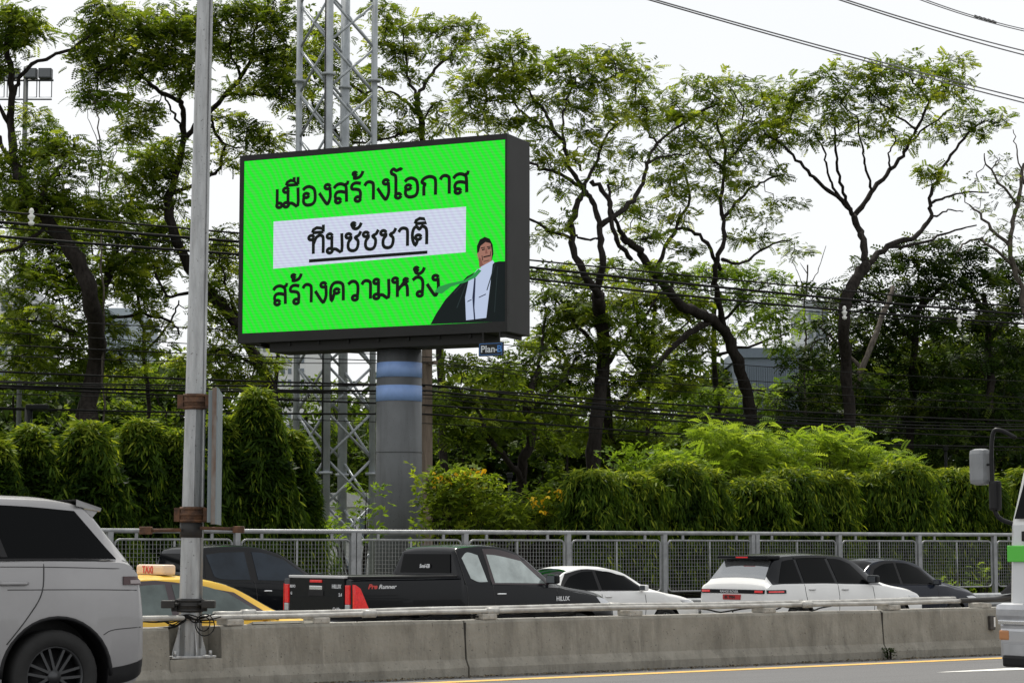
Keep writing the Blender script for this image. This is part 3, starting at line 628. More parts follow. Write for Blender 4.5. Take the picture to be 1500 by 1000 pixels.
# flood lights on a mast behind the left tree
FY = 78.0; p = at(32, 400, FY)
fm_ = empty('floodlight_mast', (p.x, p.y, -.46), 0, 'slim mast with square flood lights half hidden behind the far left tree', 'floodlight')
zz = at(50, 118, FY).z + .46
MB().tube([(0, 0, 0), (0, 0, zz + .5)], .09, 8).build('mast', mat('dark_mast', (.10, .11, .11), .6), fm_)
MB().tube([(-1.2, 0, zz), (1.0, 0, zz)], .04, 6).tube([(-1.2, 0, zz - .7), (.95, 0, zz - .7)], .03, 6).build('cross_bar', mat('dark_lamp', (.05, .055, .06), .5), fm_)
for x in (-1.0, -.45, .18, .72):
    o = MB().rbox(x - .24, x + .24, -.2, .1, zz + .05, zz + .42, .03).build('flood_lamp', mat('dark_lamp', (0, 0, 0)), fm_)
    MB().box(x - .2, x + .2, -.215, -.203, zz + .09, zz + .38).build('lamp_glass', mat('lamp_glass', (.10, .11, .12), .2), o)
    MB().tube([(x - .22, 0, zz), (x - .22, 0, zz - .62), (x + .22, 0, zz - .62), (x + .22, 0, zz)], .02, 5).build('lamp_bracket', mat('dark_lamp', (0, 0, 0)), fm_)
# low park lamps behind the hedge
for px, py, lb, Yk in ((40, 596, 'low black park lamp with a short arm behind the left hedge', 50), (1386, 660, 'slim dark post behind the right hedge', 78), (747, 700, 'slim grey green post before the forked trunk', 56)):
    p = at(px, 700, Yk); zt2 = at(px, py, Yk).z + .46
    o = empty('park_lamp', (p.x, p.y, -.46), 0, lb, 'lamp post')
    MB().tube([(0, 0, 0), (0, 0, zt2)], .055 if Yk > 52 else .09, 8).build('post', mat('dark_post', (.010, .011, .011), .7, spec=.1), o)
    if Yk == 50: MB().rbox(-.06, .46, -.1, .1, zt2 - .06, zt2 + .06, .03).build('lamp_head', mat('dark_post', (0, 0, 0)), o)
    else: MB().rbox(-.08, .08, -.08, .08, zt2, zt2 + .14, .02).build('post_cap', mat('dark_post', (0, 0, 0)), o)

# ------------------------------------------------------------------ buildings far behind the trees
def building(name, px0, px1, pytop, Y, depth, wall, lab, cat, nx, nz, glass, ribs=False):
    a, b = at(px0, 700, Y), at(px1, 700, Y); zt = at(px0, pytop, Y).z; o = empty(name, (a.x, a.y, -.46), 0, lab, cat)
    W = b.x - a.x; H = zt + .46
    wl = MB().box(0, W, 0, depth, 0, H).build('wall', wall, o)
    MB().box(-.15, W + .15, -.15, depth + .15, H, H + .5).build('parapet', wall, o)
    if ribs:
        rb = MB().box(-.04, .04, -.08, -.003, H * .55, H - .4).mesh('rib', wall)
        for i in range(nx): share('wall_rib', rb, o, (W * (i + .5) / nx, 0, 0))
    else:
        ww, hh = W / nx * .55, H / nz * .5
        wmsh = MB().box(-ww / 2, ww / 2, -.05, -.004, -hh / 2, hh / 2).mesh('window', glass)
        for i in range(nx):
            for j in range(int(nz * .45), nz): share('window', wmsh, o, (W * (i + .5) / nx, 0, H * (j + .5) / nz))
    return o
gl = mat('far_window_glass', (.12, .15, .18), .15)
building('white_tower_block', 372, 446, 470, 190, 18, mat('white_render', (.62, .63, .64), .8, var=.1), 'pale high-rise block seen under the billboard between trees', 'building', 8, 22, gl)
building('blue_grey_block', 148, 186, 462, 150, 12, mat('blue_grey_wall', (.36, .42, .48), .7, var=.1), 'blue grey block showing between the trees left of the lamp post', 'building', 4, 12, gl)
building('white_corner_block', -60, 28, 430, 150, 12, mat('white_render', (0, 0, 0)), 'pale block at the far left edge behind leaves', 'building', 5, 12, gl)
building('ribbed_warehouse', 1086, 1172, 524, 110, 14, mat('blue_cladding', (.17, .21, .26), .5, .2, var=.1), 'blue grey ribbed metal hall behind the trees', 'building', 26, 1, gl, True)
building('grey_block', 1186, 1216, 448, 200, 12, mat('grey_wall', (.35, .38, .41), .7), 'small grey roof showing under the forked tree', 'building', 3, 14, gl)
building('white_pavilion', 430, 560, 742, 78, 6, mat('white_render', (0, 0, 0)), 'low white pavilion behind the foot of the lattice mast', 'building', 7, 2, gl)

# ------------------------------------------------------------------ vehicles
def paint(name, col, rough=.32, coat=.35, metal=0.0, var=.06): return mat(name, col, rough, metal, coat=coat, var=var, scale=1.5, spec=.12 if max(col) < .05 else .35)
P_BLACK = paint('black_paint', (.005, .006, .008), .22, .22); P_WHITE = paint('white_paint', (.74, .74, .73), .35); P_SILVER = paint('silver_paint', (.31, .305, .31), .33, .5, .25, .12)
P_YEL = paint('taxi_yellow_paint', (.70, .42, .03), .35); P_NAVY = paint('dark_blue_paint', (.010, .013, .022), .22, .22)
GLASSK = mat('tinted_glass', (.002, .0025, .003), .05, spec=.07); GLASSB = mat('tinted_blue_glass', (.030, .042, .058), .08, var=.5, scale=1.2, spec=.2)
GLASST = mat('green_grey_glass', (.13, .16, .155), .12, .2, var=.4, scale=2.0, spec=.3)
GLASSL = mat('pale_reflection_glass', (.42, .47, .46), .12, .5, var=.35, scale=2.5, spec=.5)  # pale base colour stands for sky reflection and light seen through
TRIM = mat('black_trim', (.010, .010, .011), .5, var=.2, spec=.25); CHROME = mat('chrome', (.75, .76, .77), .18, 1.0); RUB = mat('tyre_rubber', (.018, .018, .018), .85, var=.3)
ALLOY = mat('alloy', (.34, .35, .36), .35, .8); DALLOY = mat('dark_alloy', (.06, .062, .065), .4, .7)
RED = mat('red_lens', (.55, .012, .015), .2, coat=.8, col2=(.25, .004, .008), scale=24, emit=(.9, .01, .01), est=.28); LENS = mat('clear_lens', (.55, .56, .58), .15, .4); DARKL = mat('smoked_lens', (.05, .02, .022), .15)
PLATE_W = mat('plate_cream', (.62, .61, .56), .5); PLATE_R = mat('plate_red', (.45, .03, .03), .5); INKB = mat('plate_ink', (.02, .02, .02), .6)
MARK_W = mat('badge_silver', (.66, .67, .69), .35, .3); MARK_R = mat('decal_red', (.55, .06, .05), .5)
def pchip(xs, ys):
    n = len(xs); h = [xs[i + 1] - xs[i] for i in range(n - 1)]; dl = [(ys[i + 1] - ys[i]) / h[i] for i in range(n - 1)]
    m = [dl[0]] + [0 if dl[i - 1] * dl[i] <= 0 else 3 * (h[i - 1] + h[i]) / ((2 * h[i] + h[i - 1]) / dl[i - 1] + (h[i] + 2 * h[i - 1]) / dl[i]) for i in range(1, n - 1)] + [dl[-1]]
    def f(x):
        x = min(max(x, xs[0]), xs[-1]); i = 0
        while i < n - 2 and x > xs[i + 1]: i += 1
        t = (x - xs[i]) / h[i]
        return (1 + 2 * t) * (1 - t) ** 2 * ys[i] + t * (1 - t) ** 2 * h[i] * m[i] + t * t * (3 - 2 * t) * ys[i + 1] + t * t * (t - 1) * h[i] * m[i + 1]
    return f
def wheel_mesh(r, w, spokes, rm):
    b = MB(); pr = [(r * .66, -w / 2), (r * .93, -w / 2), (r * .985, -w * .4), (r, -w * .2), (r, w * .2), (r * .985, w * .4), (r * .93, w / 2), (r * .66, w / 2), (r * .66, -w / 2)]
    b.grid([[Vector((q * math.cos(a), y, q * math.sin(a))) for a in [j * 2 * math.pi / 32 for j in range(32)]] for q, y in pr], closed=True)
    ty = b.mesh('tyre', RUB); b = MB(); q0 = r * .67
    pr = [(q0, -w * .42), (q0, w * .42), (q0 * .93, w * .44), (q0 * .90, w * .30), (q0 * .88, -w * .3)]
    b.grid([[Vector((q * math.cos(a), y, q * math.sin(a))) for a in [j * 2 * math.pi / 32 for j in range(32)]] for q, y in pr], closed=True)
    for k in range(spokes):
        a = 2 * math.pi * k / spokes + .3; ca, sa = math.cos(a), math.sin(a)
        for s in (-1, 1):
            o1, o2 = s * r * .05, s * r * .10
            q = [(.1 * r, o1 - .03 * r), (.1 * r, o1 + .03 * r), (q0 * .92, o2 + .028 * r), (q0 * .92, o2 - .028 * r)]
            b.poly([Vector((x * ca - y * sa, w * .38, x * sa + y * ca)) for x, y in q], .03, nrm=Vector((0, 1, 0)))
    b.tube([(0, w * .2, 0), (0, w * .40, 0)], r * .15, 14)
    rim = b.mesh('rim', rm); d = MB().tube([(0, w * .02, 0), (0, w * .10, 0)], q0 * .86, 20).mesh('brake_disc', TRIM)
    return ty, rim, d
class Car:
    def __init__(s, name, keys, W, loc_corner, head, near, label, cat, paintm, cabm=None, group=None, n=70, wheels=(.9, 3.8), wr=.36, arch=None, rimm=None, dz=0.0, crown=.035):
        s.K = [pchip([k[0] for k in keys], [k[i] for k in keys]) for i in range(1, 7)]; s.L = keys[-1][0]; s.W = W; s.crown = crown; s.P = paintm
        rt = Matrix.Rotation(head, 3, 'Z'); root = loc_corner - rt @ Vector((0, near * W / 2, 0)); root.z = dz
        s.o = empty(name, root, head, label, cat, group); s.near = near
        xs = sorted(set([s.L * i / n for i in range(n + 1)] + [k[0] for k in keys])); b = MB(); rows = [[Vector((x, y, z)) for y, z in s.ring(x)] for x in xs]
        full = [r + [Vector((p.x, -p.y, p.z)) for p in r[-2:0:-1]] for r in rows]; m = len(full[0])
        for i in range(len(full) - 1):
            zz = s.K[4](xs[i]) - s.K[1](xs[i])
            for j in range(m):
                jj = j if j < len(rows[0]) - 1 else m - 1 - j
                mi = 2 if (jj >= 7 and zz > .12) else 0
                b.m.append(mi); b.sm.append(True)
        vs = [p for r in full for p in r]; fs = [(i * m + j, (i + 1) * m + j, (i + 1) * m + (j + 1) % m, i * m + (j + 1) % m) for i in range(len(full) - 1) for j in range(m)]
        b.v = [tuple(v) for v in vs]; b.f = fs; b.f += [tuple(range(m)), tuple((len(full) - 1) * m + j for j in range(m - 1, -1, -1))]; b.m += [0, 0]; b.sm += [False, False]
        me = b.mesh('body', [paintm, TRIM, cabm or paintm]); bm = bmesh.new(); bm.from_mesh(me); bmesh.ops.recalc_face_normals(bm, faces=bm.faces); bm.to_mesh(me); bm.free()
        ob = bpy.data.objects.new('body', me); COL.objects.link(ob)
        c = MB(); ar = arch or wr * 1.17
        for wx in wheels:
            for sy in (-1, 1):
                c.tube([(wx, sy * (W / 2 + .3), wr), (wx, sy * (W / 2 - .30), wr)], ar, 36, mi=1, smooth=False)
        cme = c.mesh('cutter', [paintm, TRIM]); bm = bmesh.new(); bm.from_mesh(cme); bmesh.ops.recalc_face_normals(bm, faces=bm.faces); bm.to_mesh(cme); bm.free()
        co = bpy.data.objects.new('cutter', cme); COL.objects.link(co)
        md = ob.modifiers.new('b', 'BOOLEAN'); md.object = co; md.operation = 'DIFFERENCE'; md.solver = 'EXACT'
        dg = bpy.context.evaluated_depsgraph_get(); dg.update(); nm = bpy.data.meshes.new_from_object(ob.evaluated_get(dg)); ob.modifiers.clear(); ob.data = nm
        bpy.data.objects.remove(co)
        nm.set_sharp_from_angle(angle=R(38)); ob.parent = s.o; s.body = ob
        ty, rim, dk_ = wheel_mesh(wr, .24, 5 if wr < .37 else 7, rimm or ALLOY)
        for wx in wheels:
            for sy in (-1, 1):
                w = share('wheel', ty, s.o, (wx, sy * (W / 2 - .14), wr), (0, 0, 0 if sy > 0 else math.pi)); share('rim', rim, w); share('brake_disc', dk_, w)
    def ring(s, x):
        zb, zl, wm, wb, zt, wt = [k(x) for k in s.K]; zl = min(zl, zt - .012); hgt = zl - zb; e = min(.05, (zt - zl) * .45); zb2 = zb + min(.09, hgt * .2)
        g0, g1 = Vector((wb - .025, zl)), Vector((wt, zt - e))
        pts = [(0, zb), (wm * .88, zb), (wm * .955, zb + .02), (wm * .985, zb2), (wm, zb + hgt * .42), (wm * .998, zb + hgt * .70), (wb + (wm - wb) * .35, zl - min(.05, hgt * .12)), (wb, zl - .008), tuple(g0),
               tuple(g0.lerp(g1, .35)), tuple(g0.lerp(g1, .7)), tuple(g1), (wt - .03, zt - e * .25), (wt - .09, zt), (wt * .5, zt + s.crown * .75), (0, zt + s.crown)]
        return pts
    def Y(s, x, z):
        r = s.ring(x)[2:13]
        if z <= r[0][1]: return r[0][0]
        for (y0, z0), (y1, z1) in zip(r[:-1], r[1:]):
            if z <= z1 and z1 > z0: return y0 + (y1 - y0) * (z - z0) / (z1 - z0)
        return r[-1][0]
    def T(s, x, y):
        r = s.ring(x)[11:]; y = abs(y)
        for (y0, z0), (y1, z1) in zip(r[:-1], r[1:]):
            if y >= y1: return z0 + (z1 - z0) * ((y0 - y) / (y0 - y1) if y0 > y1 else 0)
        return r[-1][1]
    def skin(s, P, off, name, m, parent=None, mb=None, depth=.012):
        a, b_ = len(P), len(P[0]); Nn = []
        for i in range(a):
            row = []
            for j in range(b_):
                du = P[min(i + 1, a - 1)][j] - P[max(i - 1, 0)][j]; dv = P[i][min(j + 1, b_ - 1)] - P[i][max(j - 1, 0)]; n = du.cross(dv)
                row.append(n.normalized() if n.length > 1e-9 else Vector((0, 0, 1)))
            Nn.append(row)
        c = sum((p for r in P for p in r), Vector()) / (a * b_); ctr = Vector((c.x, 0, .7)); sg = 1 if Nn[a // 2][b_ // 2].dot(c - ctr) > 0 else -1
        q = mb or MB(); top = [[P[i][j] + Nn[i][j] * sg * off for j in range(b_)] for i in range(a)]
        q.grid(top)
        lo = [(i, 0) for i in range(a)] + [(a - 1, j) for j in range(1, b_)] + [(i, b_ - 1) for i in range(a - 2, -1, -1)] + [(0, j) for j in range(b_ - 2, -1, -1)]
        q.grid([[top[i][j] for i, j in lo], [P[i][j] - Nn[i][j] * sg * depth for i, j in lo]], smooth=False)
        if mb: return None
        return q.build(name, m, parent or s.o)
    def side(s, lower, upper, off, name, m, sides=(-1, 1), parent=None, nv=5, k=4, mb=None):
        lo, up = smooth_line([(x, 0, z) for x, z in lower], k), smooth_line([(x, 0, z) for x, z in upper], k); res = []
        n = min(len(lo), len(up))
        for sy in sides:
            P = [[Vector(((lo[j].x * (1 - i / nv) + up[j].x * i / nv), 0, lo[j].z * (1 - i / nv) + up[j].z * i / nv)) for j in range(n)] for i in range(nv + 1)]
            for r in P:
                for p in r: p.y = sy * s.Y(p.x, p.z)
            res.append(s.skin(P, off, name, m, parent, mb))
        return res
    def top(s, x0, x1, f0, f1, off, name, m, nu=10, nv=10, parent=None, bow=0.0):
        """sheet on the roof, bonnet or sloping glass between stations x0 and x1; f: share of the width"""
        P = []
        for i in range(nv + 1):
            t = i / nv; x = x0 + (x1 - x0) * t; wt = s.K[5](x); f = f0 + (f1 - f0) * t; row = []
            for j in range(nu + 1):
                y = (-1 + 2 * j / nu) * wt * f; xx = x + bow * (1 - t) * (1 - (y / wt) ** 2); row.append(Vector((xx, y, s.T(xx, y))))
            P.append(row)
        return s.skin(P, off, name, m, parent)
    def seam(s, pts, name='panel_gap', w=.006, sides=(-1, 1)):
        b = MB()
        for sy in sides:
            q = [Vector((x, sy * (s.Y(x, z) + .0005), z)) for x, z in [(p.x, p.z) for p in smooth_line([(x, 0, z) for x, z in pts], 5)]]
            b.tube(q, w, 5)
        o = b.build(name, INKB, s.o); o['kind'] = 'stuff'; return o
    def handle(s, x, z, m=None, ln=.17):
        for sy in (-1, 1):
            y = sy * (s.Y(x, z) + .018); b = MB(); b.tube([(x - ln / 2, y - sy * .02, z), (x - ln / 2 + .03, y, z), (x + ln / 2 - .03, y, z), (x + ln / 2, y - sy * .02, z)], [.012, .016, .016, .012], 8)
            b.build('door_handle', m or s.P, s.o)
    def mirror(s, x, z, m=None, sc_=1.0):
        sc_ *= .85
        for sy in (-1, 1):
            y = s.Y(x, z); M_ = Matrix.Translation((x, sy * (y + .13 * sc_), z + .06)) @ Matrix.Rotation(R(-8) * sy, 4, 'Z')
            b = MB(); b.rbox(-.06 * sc_, .07 * sc_, -.11 * sc_, .11 * sc_, -.07 * sc_, .085 * sc_, .035 * sc_, M=M_); b.tube([(x, sy * (y - .02), z), (x, sy * (y + .06), z + .02)], .022, 6); o = b.build('mirror', m or s.P, s.o)
            MB().box(-.066 * sc_, -.0605 * sc_, -.085 * sc_, .085 * sc_, -.05 * sc_, .065 * sc_, M=M_).build('mirror_glass', mat('mirror_glass', (.12, .13, .14), .1, .3), o)
    def blk(s, name, m, x0, x1, y0, y1, z0, z1, r=.015, parent=None):
        return MB().rbox(x0, x1, y0, y1, z0, z1, r).build(name, m, parent or s.o)

def corner(px, d): return rd(tpx(px, d), d, 0)

# --- silver SUV passing on the near carriageway (its rear end is in view)
KS = [(0, .50, .66, .78, .74, .70, .68), (.03, .42, .80, .88, .84, .86, .78), (.07, .36, 1.04, .945, .91, 1.08, .84), (.12, .31, 1.22, .975, .94, 1.27, .86), (.18, .28, 1.29, .985, .95, 1.36, .84), (.30, .27, 1.325, .99, .952, 1.52, .80), (.56, .26, 1.335, 1.0, .955, 1.80, .73), (.9, .25, 1.335, 1.0, .96, 1.845, .73), (1.8, .25, 1.32, 1.0, .96, 1.86, .735), (2.8, .25, 1.30, 1.0, .955, 1.83, .72), (3.2, .25, 1.28, 1.0, .95, 1.68, .72), (3.75, .26, 1.22, .995, .94, 1.30, .80), (3.95, .26, 1.15, .99, .93, 1.20, .86), (4.6, .30, 1.05, .96, .90, 1.10, .82), (4.87, .36, .90, .90, .84, .96, .74), (4.95, .48, .64, .75, .7, .68, .64)]
c = Car('silver_suv', KS, 2.0, corner(228, 16.85), PHI + math.pi, 1, 'big silver grey SUV with black glass cut by the left edge, driving left', 'car', P_SILVER, wheels=(.86, 3.80), wr=.385, arch=.475, n=80, rimm=DALLOY)
c.side([(.31, 1.345), (1.1, 1.352), (2.2, 1.335), (3.3, 1.30), (3.62, 1.28)], [(.62, 1.745), (1.2, 1.785), (2.1, 1.795), (2.75, 1.765), (3.1, 1.655)], .006, 'side_glass', GLASSK, nv=6)
b_ = MB(); c.side([(1.28, 1.36), (1.31, 1.36), (1.34, 1.36)], [(1.40, 1.785), (1.43, 1.785), (1.46, 1.785)], .010, '', None, mb=b_); c.side([(2.24, 1.34), (2.28, 1.34), (2.31, 1.34)], [(2.20, 1.79), (2.24, 1.79), (2.27, 1.79)], .010, '', None, mb=b_); b_.build('pillar_trim', TRIM, c.o)
c.side([(.20, 1.318), (1.1, 1.333), (2.2, 1.318), (3.55, 1.262)], [(.24, 1.335), (1.1, 1.350), (2.2, 1.333), (3.55, 1.278)], .008, 'waist_trim', TRIM)
sp = MB(); sp.add([Vector(p) for p in ((.60, -.74, 1.845), (.60, .74, 1.845), (.33, .66, 1.775), (.33, -.66, 1.775), (.60, -.74, 1.79), (.60, .74, 1.79), (.34, .66, 1.745), (.34, -.66, 1.745))], [(0, 1, 2, 3), (7, 6, 5, 4), (3, 2, 6, 7), (1, 5, 6, 2), (0, 3, 7, 4)])
sp.add([Vector(p) for p in ((.70, .72, 1.78), (.36, .655, 1.75), (.50, .70, 1.62), (.70, .735, 1.70))], [(0, 1, 2, 3)]); sp.build('spoiler', P_SILVER, c.o)
c.top(.20, .50, .92, .90, .008, 'rear_window', GLASSK)
c.top(3.05, 3.72, .9, .93, .008, 'windscreen', GLASSK)
for sy in (-1, 1):
    q = MB(); P = [[Vector((x, sy * (c.Y(x, z) + .004), z)) for x in (.10, .14, .20, .27)] for z in (1.13, 1.155, 1.18, 1.20)]; c.skin(P, .012, 'tail_lamp', DARKL)
    P = [[Vector((x, sy * (c.Y(x, z) + .012), z)) for x in (.11, .16, .21)] for z in (1.14, 1.155, 1.17)]; c.skin(P, .010, 'lamp_lens', mat('lamp_lens_grey', (.3, .26, .26), .2))
    for wx in (.86, 3.80):
        q = [Vector((wx + .485 * math.cos(a), sy * (c.Y(wx, .6) - .006), .385 + .485 * math.sin(a))) for a in [math.pi * i / 20 for i in range(21)]]; MB().tube(q, .017, 6).build('arch_trim', TRIM, c.o)
c.seam([(.98, 1.33), (1.0, 1.08), (1.12, .88), (1.30, .66)]); c.seam([(2.28, 1.33), (2.28, .9), (2.25, .36)]); c.seam([(3.3, 1.28), (3.3, .8), (3.22, .36)]); c.seam([(.14, 1.085), (.6, 1.095), (1.3, 1.1)], w=.004); c.seam([(.03, .78), (.35, .76), (.45, .72)], w=.004)
c.seam([(.16, 1.262), (1.2, 1.285), (2.4, 1.265), (3.9, 1.12)], 'shoulder_crease', w=.004)
c.handle(1.25, 1.15, ln=.26); c.handle(2.48, 1.12, ln=.24); c.mirror(3.35, 1.30, sc_=1.25)
c.side([(.03, .40), (.2, .33), (.40, .30)], [(.02, .52), (.2, .47), (.40, .44)], .006, 'bumper_trim', TRIM); c.side([(1.36, .27), (2.3, .27), (3.3, .28)], [(1.36, .36), (2.3, .35), (3.3, .36)], .012, 'sill_trim', TRIM)
c.blk('number_plate', PLATE_W, -.03, -.005, -.26, .26, .70, .82); c.side([(4.62, .78), (4.8, .78), (4.88, .78)], [(4.5, .90), (4.75, .90), (4.86, .88)], .006, 'headlamp', LENS)

# --- yellow taxi between barrier and pickups
KT = [(0, .45, .60, .70, .66, .64, .60), (.04, .35, .85, .80, .77, .89, .70), (.10, .30, 1.0, .85, .80, 1.03, .72), (.5, .25, 1.03, .88, .82, 1.09, .72), (.72, .22, 1.02, .885, .825, 1.13, .68), (1.30, .20, 1.0, .89, .83, 1.43, .58), (1.65, .20, .995, .89, .83, 1.475, .60), (2.1, .20, .99, .89, .83, 1.475, .605), (2.55, .20, .985, .89, .825, 1.41, .60), (3.30, .20, .96, .885, .81, 1.04, .68), (3.55, .20, .92, .88, .80, .97, .74), (4.3, .26, .78, .85, .76, .82, .68), (4.5, .33, .66, .76, .70, .70, .58), (4.58, .42, .52, .62, .58, .55, .5)]
def sedan(name, corner_, head, label, pm, glass, H=1.475, sc_=1.0, group=None, visor=None, rimm=None, taxi=False):
    K = [(k[0] * sc_, k[1], k[2] * (H / 1.475) ** .6, k[3], k[4], k[5] * (H / 1.475), k[6]) for k in KT]; f6 = (H / 1.475) ** .6; f = H / 1.475
    c = Car(name, K, 1.78, corner_, head, -1, label, 'taxi' if taxi else 'car', pm, group=group, wheels=(.85 * sc_, 3.55 * sc_), wr=.32, dz=ZF, rimm=rimm, n=56)
    q = sc_
    lo = [(.98 * q, 1.03 * f6), (1.7 * q, 1.02 * f6), (2.4 * q, 1.015 * f6), (2.98 * q, 1.0 * f6)]; up = [(1.28 * q, 1.30 * f), (1.65 * q, 1.40 * f), (2.15 * q, 1.405 * f), (2.55 * q, 1.31 * f)]
    lo1, up1 = [(.96 * q, 1.03 * f6), (1.4 * q, 1.026 * f6), (1.86 * q, 1.02 * f6)], [(1.25 * q, 1.29 * f), (1.55 * q, 1.385 * f), (1.84 * q, 1.405 * f)]
    lo2, up2 = [(1.95 * q, 1.02 * f6), (2.5 * q, 1.012 * f6), (3.02 * q, 1.0 * f6)], [(1.92 * q, 1.405 * f), (2.25 * q, 1.39 * f), (2.58 * q, 1.295 * f)]
    c.side([(.90 * q, 1.012 * f6), (1.7 * q, 1.0 * f6), (3.14 * q, .985 * f6)], [(1.19 * q, 1.36 * f), (1.75 * q, 1.450 * f), (2.66 * q, 1.305 * f)], .009, 'window_surround', visor or TRIM)
    c.side(lo1, up1, .014, 'rear_door_glass', glass); c.side(lo2, up2, .014, 'front_door_glass', glass)
    c.top(.74 * q, 1.27 * q, .93, .90, .007, 'rear_window', GLASSK if not taxi else glass); c.top(2.62 * q, 3.27 * q, .92, .93, .007, 'windscreen', GLASSK if not taxi else glass)
    c.seam([(1.90 * q, 1.0 * f6), (1.90 * q, .6), (1.88 * q, .30)]); c.seam([(3.02 * q, .98 * f6), (3.0 * q, .6), (2.95 * q, .28)]); c.seam([(.95 * q, 1.0 * f6), (1.05 * q, .8), (1.18 * q, .62)])
    c.handle(1.12 * q, .90 * f6, MARK_W if not taxi else None); c.handle(2.06 * q, .88 * f6); c.mirror(2.95 * q, .98 * f6, sc_=.9)
    c.side([(4.05 * q, .68), (4.25 * q, .66), (4.42 * q, .62)], [(3.95 * q, .76), (4.2 * q, .765), (4.38 * q, .70)], .006, 'headlamp', LENS); c.side([(.05, .80), (.14, .80), (.30, .84)], [(.08, .96), (.18, .99), (.36, .97)], .006, 'tail_lamp', RED)
    c.blk('number_plate', PLATE_W, -.01, .03, -.2, .2, .62, .74); c.blk('front_bumper_grille', TRIM, 4.50 * q, 4.575 * q, -.45, .45, .40, .52)
    return c
c = sedan('yellow_taxi', corner(16, 22.4), PHI + R(1), 'yellow taxi with dark window visors behind the lamp post', P_YEL, GLASST, sc_=1.10, taxi=True, visor=mat('brown_visor', (.045, .03, .035), .3))
tx = c.blk('roof_sign', mat('sign_cream', (.66, .52, .40), .5), 2.15, 2.32, -.34, .34, 1.51, 1.63, .03)
text('sign_lettering', 'TAXI', .12, MARK_R, tx, (2.145, .17, 1.53), (R(90), 0, R(-90)), bold=.002); text('sign_lettering', 'TAXI', .12, MARK_R, tx, (2.325, -.17, 1.53), (R(90), 0, R(90)), bold=.002)
for sx in (1.90, 2.4): MB().rbox(sx, sx + .3, -.62, -.25, .92, 1.14, .06).build('seat_back', TRIM, c.o)

